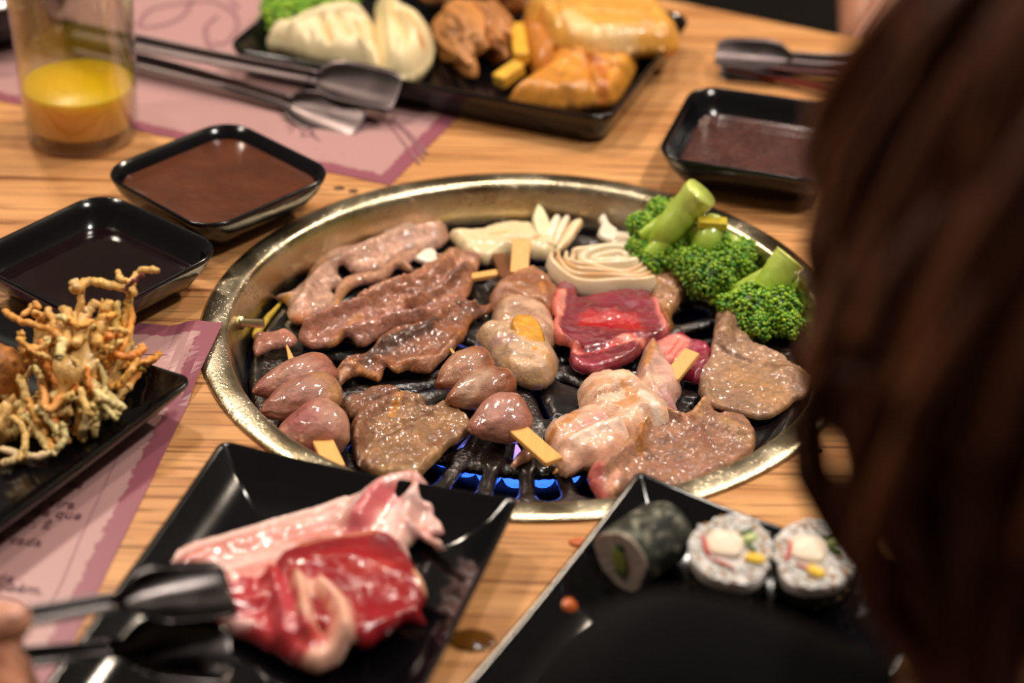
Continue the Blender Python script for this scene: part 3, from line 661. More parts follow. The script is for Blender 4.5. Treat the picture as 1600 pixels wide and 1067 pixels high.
v1 = (v1[0], v1[1], v1[2] ** 1.15); mb = MB(); mb.add(*v1); mb.add(*v1b)
setp(obj('meat_strip', mb.mesh(), M_MEAT), 'long pale twisted strip of meat nearest the back left of the grill', 'meat', GRP)
slice_('meat_slice', 'bunched browned meat slice behind the chicken skewer, left of the onions', 'meat', GRP, M_MEAT, out=[(545, 492), (560, 470), (590, 449), (630, 442), (655, 430), (660, 418), (682, 412), (672, 400), (690, 400), (700, 393), (730, 398), (752, 405), (744, 432), (736, 460), (722, 478), (690, 486), (640, 492), (590, 500)],
    z0=GZ + .001, H=.006, dome=5, wave=.006, wsc=.018, rough=.0014, rsc=.006, base='#a9745a', seed=12,
    ridges=[([(570, 478), (620, 458), (680, 440), (705, 405)], 6, 11), ([(640, 480), (690, 460), (730, 420)], 5, 8), ([(600, 470), (660, 465)], -2, 5)],
    strokes=[([(690, 400), (740, 415)], 16, '#b98a6c', .7), ([(650, 465), (700, 450), (720, 430)], 12, '#6e3c22', .75), ([(570, 478), (620, 456)], 10, '#b9876f', .7), ([(620, 452), (640, 446)], 7, '#c08040', .7), ([(700, 400), (690, 425)], 5, '#c0935a', .7)])
slice_('meat_slice', 'long folded pink-brown meat slice in the second row from the left', 'meat', GRP, M_MEAT, out=[(468, 528), (478, 506), (515, 491), (555, 474), (590, 474), (630, 478), (668, 478), (704, 470), (738, 478), (745, 492), (715, 505), (680, 508), (640, 514), (600, 524), (568, 543), (545, 536), (512, 546), (478, 543)],
    z0=GZ + .001, H=.005, dome=4, wave=.004, rough=.001, rsc=.006, base='#a4705e', seed=22,
    ridges=[([(480, 522), (520, 500), (570, 484)], 7, 9), ([(540, 528), (600, 508), (670, 495), (725, 485)], 5, 10), ([(500, 525), (560, 505), (640, 488)], -1.5, 6)],
    strokes=[([(480, 510), (530, 490), (570, 480)], 7, '#b98a70', .7), ([(520, 540), (545, 515), (560, 500)], 8, '#c08748', .7), ([(600, 495), (680, 488)], 14, '#8f5a58', .6), ([(478, 535), (500, 545)], 8, '#b87a68', .7), ([(600, 520), (680, 505)], 5, '#7a4a30', .6)])
slice_('meat_slice', 'dark seared wavy meat slice in the middle of the grill left of the heart skewer', 'meat', GRP, M_MEAT, out=[(522, 598), (526, 580), (545, 566), (572, 556), (592, 536), (618, 519), (650, 512), (680, 500), (692, 476), (715, 472), (744, 484), (768, 480), (764, 494), (735, 508), (728, 534), (704, 562), (672, 585), (630, 586), (604, 582), (592, 598), (566, 590), (545, 596), (532, 608)],
    z0=GZ + .001, H=.0045, dome=3.5, wave=.005, wsc=.02, rough=.0011, rsc=.005, base='#96603f', seed=31,
    ridges=[([(540, 580), (590, 568), (610, 585)], 4, 7), ([(600, 545), (660, 525), (700, 492), (740, 488)], 5, 9), ([(640, 575), (690, 565), (720, 530)], 4, 9), ([(620, 560), (680, 545)], -2, 9)],
    strokes=[([(570, 566), (610, 545), (640, 530), (665, 522)], 16, '#51301c', .85), ([(600, 535), (650, 518), (680, 512)], 6, '#3d2617', .8), ([(640, 570), (680, 572), (710, 550)], 11, '#bd9078', .85), ([(540, 575), (590, 590)], 6, '#c28a50', .8), ([(610, 578), (640, 582)], 6, '#c99a6a', .7), ([(700, 490), (735, 505), (720, 535)], 7, '#c0854a', .7), ([(725, 500), (712, 485)], 10, '#6d4726', .7), ([(528, 600), (540, 585)], 6, '#c9a184', .7)])
slice_('meat_slice', 'flat grainy grey-brown meat slice at the front left by the flames', 'meat', GRP, M_MEAT, out=[(548, 672), (556, 650), (572, 636), (600, 632), (622, 618), (642, 618), (665, 626), (668, 640), (700, 632), (728, 652), (738, 668), (724, 688), (704, 700), (684, 722), (664, 740), (640, 752), (604, 748), (578, 738), (560, 728), (550, 700)],
    z0=GZ + .0005, H=.006, dome=3, wave=.002, rough=.0011, rsc=.004, base='#a07a58', seed=41,
    ridges=[([(556, 690), (575, 650), (620, 628), (650, 630)], 5, 13), ([(560, 720), (580, 690), (615, 668), (668, 648)], -3, 7), ([(600, 740), (680, 720), (725, 680)], 1.5, 10)],
    strokes=[([(556, 690), (575, 650), (620, 632)], 20, '#8a5a3e', .7), ([(625, 625), (612, 650)], 8, '#c98d2c', .7), ([(600, 735), (650, 735), (690, 705)], 14, '#b29168', .6), ([(590, 690), (640, 668)], 6, '#5d3a26', .6), ([(675, 700), (690, 690)], 5, '#8a4a28', .6), ([(690, 640), (720, 660)], 14, '#9d7c54', .6), ([(575, 735), (555, 700)], 4, '#5a3422', .6)])
slice_('meat_scrap', 'small browned meat scrap behind the flat grainy slice', 'meat', GRP, M_MEAT, out=[(532, 636), (540, 620), (562, 614), (580, 606), (612, 604), (626, 612), (610, 622), (590, 632), (568, 642), (548, 648)], z0=GZ, H=.007, dome=6, wave=.001, rough=.001, base='#91664c', seed=51, strokes=[([(600, 608), (620, 613)], 6, '#7d3f34', .6)])
slice_('meat_scrap', 'tiny pink meat scrap touching the metal stud at the left', 'meat', GRP, M_MEAT, out=[(397, 523), (425, 520), (452, 519), (464, 531), (457, 540), (430, 543), (412, 550), (397, 553)], z0=GZ + .004, H=.005, dome=4, wave=.001, base='#b27c6c', seed=52)
# red raw slice
slice_('raw_meat_slice', 'raw bright red duck slice with pink fat edge in the middle of the grill', 'meat', None, M_REDWET, out=[(858, 470), (868, 452), (892, 446), (903, 456), (908, 470), (960, 461), (1008, 463), (1028, 478), (1036, 500), (1046, 522), (1034, 533), (1012, 542), (996, 562), (962, 578), (925, 586), (898, 578), (888, 562), (890, 550), (866, 540), (862, 520), (866, 505), (857, 488)],
    z0=GZ + .001, H=.007, dome=3.5, wave=.004, wsc=.03, rough=.0007, rsc=.006, base='#7f1d2d', seed=61, edge=.0006,
    ridges=[([(872, 465), (868, 500), (872, 528), (905, 546)], 4, 7), ([(1025, 475), (1042, 520)], 2.5, 7), ([(920, 505), (985, 505)], -2.5, 18), ([(900, 470), (900, 520)], -1, 8), ([(905, 550), (950, 545), (1000, 530)], -2.5, 6)],
    strokes=[([(920, 505), (960, 500), (985, 510)], 24, '#b80410', .9), ([(895, 475), (892, 520)], 14, '#7a2236', .7), ([(950, 475), (1010, 480), (1020, 510)], 16, '#86223a', .7), ([(873, 458), (866, 478), (870, 500), (867, 520), (880, 540), (905, 552)], 8, '#e2786a', .95), ([(880, 455), (876, 500)], 5, '#f09a86', .8), ([(1024, 470), (1034, 500), (1042, 525), (1020, 535)], 7, '#e07c74', .95), ([(900, 565), (950, 578), (990, 565)], 8, '#b34a5e', .7), ([(905, 552), (940, 550), (985, 530), (1000, 540)], 7, '#d84a40', .7), ([(975, 532), (1005, 538)], 9, '#e79a86', .8), ([(864, 470), (860, 478)], 6, '#b81824', .8)])
slice_('raw_meat_slice', 'raw dark red meat piece with marbled pink fat beside the skewer handle', 'meat', None, M_REDWET, out=[(1018, 545), (1042, 530), (1068, 524), (1082, 536), (1108, 542), (1112, 560), (1104, 582), (1088, 598), (1066, 590), (1050, 575), (1030, 572)],
    z0=GZ, H=.008, dome=5, wave=.002, rough=.001, base='#8c1f3c', seed=66, strokes=[([(1035, 545), (1060, 535), (1055, 560)], 18, '#e88c80', .95), ([(1045, 555), (1062, 532)], 2, '#c83c3c', .8), ([(1050, 565), (1070, 540)], 2, '#c83c3c', .7), ([(1078, 560), (1090, 540)], 4, '#b0486a', .7)])
slice_('meat_slice', 'brown glazed meat piece between the onion ring and the red slice', 'meat', GRP, M_MEAT, out=[(1012, 420), (1030, 412), (1052, 420), (1066, 440), (1069, 462), (1058, 480), (1050, 492), (1053, 514), (1040, 522), (1028, 500), (1015, 470)],
    z0=GZ, H=.008, dome=6, wave=.002, rough=.0015, rsc=.007, base='#a9805f', seed=71, strokes=[([(1040, 485), (1048, 512)], 9, '#9a6228', .8), ([(1040, 435), (1060, 455)], 10, '#bf9a7c', .6)])
slice_('meat_slice', 'large flat grey-brown meat slice on the right in front of the broccoli', 'meat', GRP, M_MEAT, out=[(1118, 498), (1124, 484), (1150, 478), (1172, 474), (1179, 483), (1167, 500), (1166, 520), (1176, 542), (1200, 552), (1224, 562), (1236, 574), (1256, 586), (1272, 604), (1262, 622), (1240, 632), (1222, 648), (1190, 660), (1160, 656), (1130, 646), (1106, 640), (1092, 616), (1093, 588), (1108, 560), (1114, 528)],
    z0=GZ + .001, H=.004, dome=2.2, wave=.004, wsc=.03, rough=.0008, rsc=.004, base='#a98872', seed=81, edge=.001,
    ridges=[([(1125, 540), (1140, 510), (1165, 485)], 9, 18), ([(1100, 600), (1110, 630), (1125, 645)], 3, 8), ([(1130, 555), (1170, 570)], -2, 5), ([(1230, 590), (1262, 605)], 4, 14), ([(1140, 500), (1150, 540)], -1.5, 5)],
    strokes=[([(1150, 590), (1200, 620), (1230, 640)], 26, '#b98f62', .55), ([(1130, 495), (1165, 480)], 10, '#8d6650', .7), ([(1200, 575), (1230, 585)], 10, '#8a6450', .7), ([(1220, 648), (1262, 620), (1250, 590)], 6, '#8d5a32', .7), ([(1100, 590), (1115, 540)], 6, '#b08a7a', .7), ([(1125, 550), (1175, 568)], 2.5, '#6d4a38', .7), ([(1130, 650), (1190, 662)], 4, '#8d5a32', .7)])
slice_('meat_slice', 'greasy pink-brown meat slice with curled fat at the front right of the grill', 'meat', GRP, M_MEAT, out=[(918, 748), (930, 724), (948, 706), (960, 690), (985, 672), (1005, 650), (1030, 645), (1058, 652), (1085, 646), (1095, 625), (1112, 628), (1120, 648), (1148, 652), (1168, 660), (1180, 682), (1172, 710), (1140, 735), (1100, 752), (1060, 768), (1020, 770), (985, 765), (950, 786), (930, 780)],
    z0=GZ + .0005, H=.006, dome=3.5, wave=.004, wsc=.03, rough=.0010, rsc=.004, base='#a37a66', seed=91,
    ridges=[([(1000, 705), (1004, 675), (1030, 652), (1060, 660)], 6, 7), ([(1085, 655), (1100, 635)], 5, 8), ([(940, 745), (970, 720), (1000, 700)], 6, 10), ([(1020, 700), (1060, 685), (1090, 670)], -2.5, 9), ([(1030, 720), (1070, 695)], 1.5, 4), ([(1110, 660), (1160, 680)], 3, 14)],
    strokes=[([(1000, 710), (1002, 678), (1028, 652), (1062, 655)], 9, '#c2894e', .85), ([(1085, 655), (1100, 632)], 10, '#c79c74', .85), ([(930, 735), (925, 765), (945, 780)], 14, '#b9595a', .85), ([(950, 770), (965, 745)], 8, '#d9a38e', .8), ([(955, 705), (990, 690)], 12, '#c29a6e', .8), ([(1130, 665), (1165, 690)], 12, '#b8946c', .7), ([(1085, 670), (1105, 700)], 12, '#8d5545', .6), ([(1040, 690), (1080, 678)], 10, '#8f6a5c', .6), ([(1030, 730), (1100, 735)], 18, '#a87868', .5)])
slice_('meat_scrap', 'thin translucent scrap under the handle of the middle heart skewer', 'meat', GRP, M_CHICK, out=[(796, 731), (806, 712), (818, 700), (814, 688), (824, 690), (836, 704), (830, 716), (812, 724)], z0=GZ, H=.004, dome=3, base='#a67a62', seed=95)

# ---- skewers
BB = lin('#e2a95e'); BB2 = lin('#c07a30')
def stick(parent, a, b, w, t, taper=1.0, name='bamboo_stick', cut=True, col=None):
    v, f = boxbar(a, b, w, t, taper); c = np.tile(lin(col) if col else BB, (len(v), 1)); return obj(name, mk(v, f, c), M_BAMBOO, parent, False)
def heart(parent, tip, top, r, z, seed, tipc='#8a4a3a', topc='#b98a5a', mid='#a06a54', dz=0, flat=.85):
    p0 = Z3(*tip, z); p1 = Z3(*top, z + dz)
    def cf(t, v, n):
        c = lin(mid)[None] * (1 - sm((t - .1) / .6))[:, None] + lin(topc)[None] * sm((t - .1) / .6)[:, None]
        a = sm((-t - .55) / .4)[:, None]; c = c * (1 - a) + lin(tipc) * a
        b = (sm((n + .05) / .25) * sm((v[:, 1] + .2) / .8))[:, None] * .65; c = c * (1 - b) + lin(tipc) * b
        e = sm((t - .82) / .12)[:, None]; e = e * .8; return c * (1 - e) + lin('#5d231e') * e
    V, f, C = lump(p0, p1, r, noise=.17, nsc=.8, seed=seed, taper=.40, flat=flat, colf=cf, sub=5)
    return obj('chicken_heart', mk(V, f, C), M_HEART, parent)
hs = thing('heart_skewer', 'skewer of three pinkish chicken hearts at the left edge of the grill', 'skewer', tuple(Z3(480, 640, GZ)), 'chicken heart skewers')
heart(hs, (400, 612), (524, 572), .0125, GZ + .0115, 3, tipc='#87483c', topc='#a0604a', mid='#a4705c')
heart(hs, (408, 645), (532, 610), .0145, GZ + .0125, 8, tipc='#7e4438', topc='#bd8a5c', mid='#a06c5a')
heart(hs, (432, 684), (540, 660), .0160, GZ + .0135, 5, tipc='#b07a66', topc='#c09078', mid='#9a5450')
stick(hs, Z3(488, 655, GZ + .015), Z3(524, 732, GZ + .0165), .0105, .003)
stick(hs, Z3(472, 612, GZ + .015), Z3(448, 540, GZ + .008), .0085, .0028, .12, name='stick_tip')
hs = thing('heart_skewer', 'skewer of three browned chicken hearts in the centre of the grill', 'skewer', tuple(Z3(760, 620, GZ)), 'chicken heart skewers')
heart(hs, (680, 604), (768, 560), .0125, GZ + .0105, 13, tipc='#7a3c22', topc='#8d5234', mid='#a9785a', dz=.002)
heart(hs, (696, 628), (800, 592), .0115, GZ + .0115, 17, tipc='#8a4a28', topc='#8a4e30', mid='#b08a70', dz=.001)
heart(hs, (732, 674), (826, 640), .0140, GZ + .0125, 21, tipc='#a86a5a', topc='#a06450', mid='#b07a6c')
stick(hs, Z3(790, 655, GZ + .012), Z3(866, 722, GZ + .0135), .0105, .003)
stick(hs, Z3(775, 640, GZ + .012), Z3(700, 540, GZ + .010), .006, .0025, .2, name='stick_tip')
def chunk(parent, name='chicken_piece', mat=None, **k): return sheet(name, mat or M_CHICK, parent, **k)
ck = thing('chicken_skewer', 'browned chicken skewer with a yellow skin patch behind the heart skewer', 'skewer', tuple(Z3(810, 510, GZ)), 'chicken meat skewers')
chunk(ck, out=[(766, 462), (772, 444), (792, 432), (808, 422), (834, 419), (858, 430), (874, 452), (878, 470), (858, 488), (820, 484), (785, 492), (770, 480)], z0=GZ + .001, H=.013, dome=11, rough=.0015, rsc=.007, base='#a5704e', seed=101, flatbot=True,
      ridges=[([(790, 452), (830, 462), (870, 470)], 2, 5)], strokes=[([(810, 432), (860, 440), (866, 460)], 15, '#8a4a26', .85), ([(775, 455), (790, 445)], 12, '#b88a7a', .8), ([(780, 478), (850, 478)], 9, '#cf9b62', .85), ([(845, 440), (850, 455)], 5, '#c08038', .8)])
chunk(ck, out=[(768, 505), (770, 482), (795, 468), (830, 468), (858, 484), (874, 508), (870, 528), (842, 540), (800, 530), (775, 524)], z0=GZ + .001, H=.015, dome=11, rough=.0012, rsc=.006, base='#c39a7e', seed=103, flatbot=True,
      strokes=[([(775, 505), (790, 490)], 8, '#b0784a', .7), ([(810, 478), (860, 505)], 5, '#a06c54', .6), ([(830, 515), (865, 525)], 9, '#c89c86', .6)])
chunk(ck, out=[(743, 520), (756, 508), (780, 506), (800, 510), (840, 520), (862, 535), (872, 556), (866, 584), (842, 594), (810, 588), (788, 574), (772, 560), (762, 544)], z0=GZ + .001, H=.015, dome=10, rough=.0012, rsc=.007, base='#cba582', seed=105, flatbot=True, ridges=[([(770, 530), (790, 548), (840, 560)], -2, 7), ([(805, 530), (840, 540)], 2, 12)],
      strokes=[([(775, 525), (795, 532)], 10, '#b98a86', .7), ([(810, 575), (860, 580)], 12, '#d2a868', .6), ([(790, 550), (800, 570)], 5, '#a8742e', .5), ([(850, 550), (868, 560)], 7, '#c58c48', .7)])
chunk(ck, 'chicken_skin', M_CHICK, out=[(798, 508), (806, 497), (830, 498), (844, 508), (853, 535), (848, 549), (826, 545), (811, 538), (804, 522)], z0=GZ + .0150, H=.003, dome=2.5, rough=.0006, rsc=.003, base='#d6941c', seed=107, edge=.0003, lift=0, tilt=(0, .1))
stick(ck, Z3(811, 428, GZ + .010), Z3(815, 376, GZ + .018), .0108, .003)
stick(ck, Z3(804, 560, GZ + .010), Z3(806, 600, GZ + .004), .0045, .003, .15, name='stick_tip')
cs = thing('charred_skewer', 'charred bamboo skewer end lying crosswise behind the browned chicken skewer', 'skewer', tuple(Z3(770, 435, GZ)))
stick(cs, Z3(736, 434, GZ + .006), Z3(800, 424, GZ + .007), .0062, .003)
stick(cs, Z3(782, 400, GZ + .006), Z3(796, 436, GZ + .009), .0105, .004, name='charred_end', col='#6a3c18')
stick(cs, Z3(800, 424, GZ + .007), Z3(880, 422, GZ + .007), .005, .003, name='charred_tip', col='#2c1a10')
ck = thing('chicken_skewer', 'pale half-raw chicken skewer between the red slice and the front right', 'skewer', tuple(Z3(960, 630, GZ)), 'chicken meat skewers')
chunk(ck, out=[(988, 612), (992, 585), (1000, 556), (1008, 538), (1022, 528), (1036, 545), (1044, 562), (1062, 585), (1066, 604), (1056, 622), (1060, 640), (1040, 650), (1010, 640)], z0=GZ + .001, H=.014, dome=9, rough=.0013, rsc=.007, base='#c79a8a', seed=111, flatbot=True, ridges=[([(1005, 560), (1015, 600), (1040, 630)], 3, 9), ([(1030, 600), (1050, 640)], -2, 6)],
      strokes=[([(1020, 532), (1008, 570)], 8, '#bf7d3a', .8), ([(1010, 600), (1030, 590)], 12, '#e4bfa4', .8), ([(1040, 610), (1052, 640)], 9, '#b07a80', .8)])
chunk(ck, out=[(903, 610), (908, 594), (930, 584), (958, 584), (985, 582), (1005, 596), (1025, 612), (1052, 636), (1048, 656), (1020, 664), (985, 680), (950, 668), (920, 652), (908, 634)], z0=GZ + .001, H=.017, dome=12, rough=.0014, rsc=.008, base='#dbb194', seed=113, flatbot=True, ridges=[([(925, 615), (960, 604), (985, 596)], 3, 8), ([(915, 632), (960, 622), (990, 612)], -2, 5), ([(1000, 610), (1020, 650)], 1.5, 8)],
      strokes=[([(915, 600), (950, 592)], 9, '#cf9068', .8), ([(975, 600), (990, 622), (970, 630)], 11, '#c98440', .75), ([(930, 618), (965, 610)], 3, '#9a5c20', .7), ([(1005, 615), (1040, 645)], 9, '#f0dccb', .8), ([(960, 650), (1000, 660)], 14, '#dfae90', .6)])
chunk(ck, out=[(852, 668), (872, 656), (900, 642), (930, 634), (948, 640), (965, 652), (985, 668), (986, 686), (968, 704), (940, 720), (915, 720), (888, 732), (868, 724), (862, 700)], z0=GZ + .001, H=.014, dome=10, rough=.0012, rsc=.007, base='#d9ab90', seed=115, flatbot=True, ridges=[([(885, 692), (930, 672), (968, 660)], 3.5, 9), ([(870, 680), (920, 660), (950, 648)], -2, 6)],
      strokes=[([(858, 668), (885, 656), (900, 645)], 7, '#c07a2c', .85), ([(905, 665), (945, 645)], 9, '#c98a82', .8), ([(900, 690), (940, 672), (975, 665)], 9, '#efd3bf', .85), ([(920, 705), (965, 690)], 10, '#d39c80', .6)])
stick(ck, Z3(1048, 592, GZ + .010), Z3(1082, 550, GZ + .016), .0095, .003)
stick(ck, Z3(912, 700, GZ + .007), Z3(864, 740, GZ + .004), .0075, .003, .12, name='stick_tip')

# ---- onions
def arc(mb, c, rx, ry, a0, a1, z0, h, th, top='#c28c48', base='#e6dabc', n=40, lean=0, topa=.6, seed=0, wav=.0008):
    V = []; C = []; ns = 7
    for i in range(n + 1):
        a = math.radians(a0 + (a1 - a0) * i / n); ca, sa = math.cos(a), math.sin(a); q = i / n
        hh = h * (1 + .08 * math.sin(q * 9 + seed)); rad_ = 1 + wav / rx * math.sin(q * 14 + seed)
        for j in range(ns):      # outer bottom->top->inner bottom
            t = (0, .5, .92, 1, .92, .5, 0)[j]; o_ = (0, 0, -.18, -.5, -.82, -1, -1)[j] * th
            rr = o_ + lean * t * h
            V.append((c[0] + (rx * rad_ + rr) * ca, c[1] + (ry * rad_ + rr) * sa, z0 + hh * t))
            cc = lin(base) * (1 - topa * (t > .9) * (.4 + .6 * abs(math.sin(q * 7 + seed * 2)))) + lin(top) * topa * (t > .9) * (.4 + .6 * abs(math.sin(q * 7 + seed * 2))); C.append(cc)
    Fc = [[i * ns + j, (i + 1) * ns + j, (i + 1) * ns + (j + 1) % ns, i * ns + (j + 1) % ns] for i in range(n) for j in range(ns)]
    Fc += [list(range(ns)), [n * ns + j for j in range(ns - 1, -1, -1)]]
    mb.add(np.array(V), Fc, np.array(C))
def onion(label, c, layers, extra=()):
    t = thing('onion_slice', label, 'onion', (c[0], c[1], GZ), 'grilled onion slices')
    for L_ in layers:
        mb = MB(); arc(mb, c, **L_); obj('onion_layer', mb.mesh(), M_ONION, t)
    for e in extra: sheet('onion_layer', M_ONION, t, **e)
    return t
oc = W(952, 418, GZ + .008)[:2]
onion('thick pale half onion ring with browned edges behind the red slice', oc,
      [dict(rx=.0380, ry=.0300, a0=172, a1=318, z0=GZ, h=.015, th=.0046, lean=-.12, seed=1, topa=.5),
       dict(rx=.0336, ry=.0256, a0=168, a1=322, z0=GZ + .0003, h=.0156, th=.0036, lean=-.12, seed=2, topa=.8),
       dict(rx=.0300, ry=.0220, a0=165, a1=325, z0=GZ + .0003, h=.0162, th=.0036, lean=-.12, seed=3, topa=.8),
       dict(rx=.0264, ry=.0184, a0=160, a1=335, z0=GZ + .0005, h=.0164, th=.0040, lean=-.1, seed=4, topa=.6),
       dict(rx=.0250, ry=.0170, a0=20, a1=160, z0=GZ + .001, h=.016, th=.0055, seed=5, topa=.3),
       dict(rx=.0190, ry=.0130, a0=10, a1=335, z0=GZ + .001, h=.0168, th=.0060, seed=6, topa=.25),
       dict(rx=.0120, ry=.0085, a0=0, a1=360, z0=GZ + .001, h=.016, th=.0060, seed=7, topa=.2)],
      [dict(out=[(935, 370), (938, 352), (934, 342), (946, 336), (954, 350), (966, 362), (962, 378)], z0=GZ + .012, H=.004, dome=2.5, base='#e8dcc8', rough=.0003, mott=.08, seed=121),
       dict(out=[(955, 368), (985, 366), (1000, 375), (1002, 402), (990, 412), (962, 408)], z0=GZ + .011, H=.004, dome=2, base='#e6d9c0', rough=.0003, mott=.08, seed=122, strokes=[([(960, 372), (995, 374)], 4, '#c98a4a', .6)])])
oc = W(805, 385, GZ + .006)[:2]
onion('long translucent onion slice fanned open against the back of the grill', oc, [],
      [dict(out=[(702, 366), (722, 362), (750, 362), (775, 354), (800, 350), (838, 354), (862, 366), (872, 384), (855, 400), (825, 398), (790, 396), (765, 408), (740, 404), (722, 392), (712, 380)], z0=GZ, H=.009, dome=5, base='#dfcaa0', rough=.0005, mott=.08, seed=131, flatbot=True, ridges=[([(720, 376), (780, 378), (850, 380)], 1.5, 6), ([(790, 368), (840, 372)], -1.5, 3)], strokes=[([(795, 374), (840, 370)], 7, '#c78c4c', .8), ([(768, 364), (790, 362)], 6, '#d6ac6a', .6), ([(840, 384), (868, 378)], 3, '#8f5c30', .6)]),
       dict(out=[(832, 348), (834, 334), (842, 329), (856, 340), (862, 356), (852, 366), (838, 362)], z0=GZ + .009, H=.004, dome=2.5, base='#e3dcb4', rough=.0003, mott=.06, seed=132, tilt=(0, .25)),
       dict(out=[(852, 362), (862, 345), (872, 342), (876, 346), (868, 362), (860, 372)], z0=GZ + .008, H=.004, dome=2.5, base='#ecdfc8', rough=.0003, mott=.06, seed=133, tilt=(0, .25)),
       dict(out=[(866, 366), (876, 348), (888, 344), (890, 350), (880, 366), (868, 376)], z0=GZ + .007, H=.004, dome=2.5, base='#ead8bc', rough=.0003, mott=.06, seed=134, tilt=(0, .25), strokes=[([(888, 346), (880, 360)], 2.5, '#c98f4c', .6)]),
       dict(out=[(878, 370), (890, 354), (904, 348), (912, 352), (902, 366), (882, 382), (866, 386)], z0=GZ + .006, H=.004, dome=2.5, base='#e6d0a8', rough=.0003, mott=.06, seed=135, tilt=(0, .2), strokes=[([(908, 350), (880, 378)], 2.5, '#c98f4c', .7)])])
slice_('onion_strip', 'small white onion strip left of the bunched browned slice', 'onion', 'grilled onion slices', M_ONION, out=[(650, 404), (660, 392), (676, 390), (684, 398), (686, 412), (672, 414)], z0=GZ + .002, H=.004, dome=2.5, base='#e4dccc', seed=137, rough=.0003, mott=.08)
slice_('onion_strip', 'yellow cooked onion sliver against the left wall of the grill', 'onion', 'grilled onion slices', M_ONION, out=[(392, 522), (402, 506), (424, 484), (438, 470), (440, 474), (426, 494), (410, 516), (400, 530)], z0=GZ + .001, H=.003, dome=2, base='#c7a93c', seed=138, rough=.0003, mott=.1)

# ---- broccoli
def floret(parent, clusters, seed, small=.00115, cnt=520, tone=1.0, name='floret'):
    rs = np.random.RandomState(seed); mb = MB(); v, f = ICO1
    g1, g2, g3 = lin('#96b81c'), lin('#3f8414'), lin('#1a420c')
    for (c, r) in clusters:
        c = np.array(c); r = np.array(r if hasattr(r, '__len__') else (r, r, r * .85))
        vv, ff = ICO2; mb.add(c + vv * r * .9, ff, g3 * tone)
        n = int(cnt * (r.mean() / .012) ** 2)
        for k in range(n):
            ph = k * 2.39996; zz = 1 - 1.75 * (k + .5) / n; q = math.sqrt(max(0, 1 - zz * zz)); d = np.array([q * math.cos(ph), q * math.sin(ph), zz]) + rs.randn(3) * .06
            lob = .92 + .12 * math.sin(5 * math.atan2(d[1], d[0]) + 3 * d[2] + seed)
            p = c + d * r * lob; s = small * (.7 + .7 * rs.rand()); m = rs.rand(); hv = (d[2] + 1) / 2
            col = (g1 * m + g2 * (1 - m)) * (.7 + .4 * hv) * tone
            mb.add(p + v * s, f, col)
    return obj(name, mb.mesh(), M_GREEN, parent)
SG = lin('#c3d468'); SG2 = lin('#93b62c')
def stalk(parent, paths, name='stalk'):
    mb = MB()
    for path, rad in paths:
        P = catmull(np.array([Z3(*p) for p in path]), 6, False); R = np.interp(np.linspace(0, 1, len(P)), np.linspace(0, 1, len(rad)), rad)
        v, f = tube(P, R, 14, jitter=.05, seed=len(P)); t = np.repeat(np.linspace(0, 1, len(P)), 14); t = np.append(t, [0, 1]); mb.add(v, f, SG * (1 - t[:, None]) + SG2 * t[:, None])
    return obj(name, mb.mesh(), M_STALK, parent)
b1 = thing('broccoli_floret', 'broccoli floret with its pale cut stalk pointing up at the back right of the grill', 'broccoli', tuple(Z3(1020, 400, GZ)), 'broccoli florets on the grill')
stalk(b1, [([(1096, 300, .028), (1070, 328, .016), (1040, 362, .004), (1020, 385, -.006)], [.0108, .0098, .0088, .006]), ([(1060, 335, .014), (1030, 352, .006), (1000, 370, 0)], [.007, .005, .004]), ([(1050, 350, .008), (1032, 380, -.002), (1012, 402, -.008)], [.008, .006, .005]), ([(1075, 335, .012), (1060, 370, -.002), (1045, 398, -.01)], [.006, .005, .004])])
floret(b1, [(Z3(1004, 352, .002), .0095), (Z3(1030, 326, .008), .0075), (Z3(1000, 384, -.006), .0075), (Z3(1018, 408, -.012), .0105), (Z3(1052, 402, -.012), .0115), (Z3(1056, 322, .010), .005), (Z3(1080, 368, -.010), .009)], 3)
b2 = thing('broccoli_floret', 'round dark green broccoli floret in the middle of the three', 'broccoli', tuple(Z3(1110, 430, GZ)), 'broccoli florets on the grill')
stalk(b2, [([(1118, 346, .010), (1108, 372, .004), (1100, 392, -.004)], [.0075, .0085, .009]), ([(1092, 352, .008), (1088, 378, -.002)], [.004, .005]), ([(1150, 372, .004), (1140, 385, 0), (1120, 392, -.004)], [.005, .006, .006])])
v, f = boxbar(Z3(1090, 346, .014), Z3(1136, 350, .013), .0085, .0045); obj('cut_stem_end', mk(v, f, np.tile(lin('#c2ae34'), (len(v), 1))), M_STALK, b2, False)
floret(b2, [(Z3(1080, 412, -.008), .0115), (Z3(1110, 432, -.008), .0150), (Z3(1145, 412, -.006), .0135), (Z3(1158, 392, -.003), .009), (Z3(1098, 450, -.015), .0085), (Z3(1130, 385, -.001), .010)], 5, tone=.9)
b3 = thing('broccoli_floret', 'broccoli floret nearest the hair, long stalk leaning right', 'broccoli', tuple(Z3(1190, 490, GZ)), 'broccoli florets on the grill')
stalk(b3, [([(1236, 402, .014), (1218, 425, .006), (1200, 455, -.004)], [.010, .0095, .010]), ([(1222, 420, .006), (1185, 440, -.004), (1150, 455, -.012), (1106, 472, -.018)], [.007, .006, .0045, .0025]), ([(1225, 425, .006), (1175, 452, -.006), (1135, 470, -.014)], [.006, .005, .004]), ([(1235, 420, .006), (1238, 450, -.004)], [.005, .004])])
floret(b3, [(Z3(1180, 480, -.010), .0145), (Z3(1212, 482, -.010), .0150), (Z3(1150, 478, -.014), .0085), (Z3(1230, 505, -.013), .010), (Z3(1185, 505, -.014), .011), (Z3(1135, 474, -.015), .006)], 9)

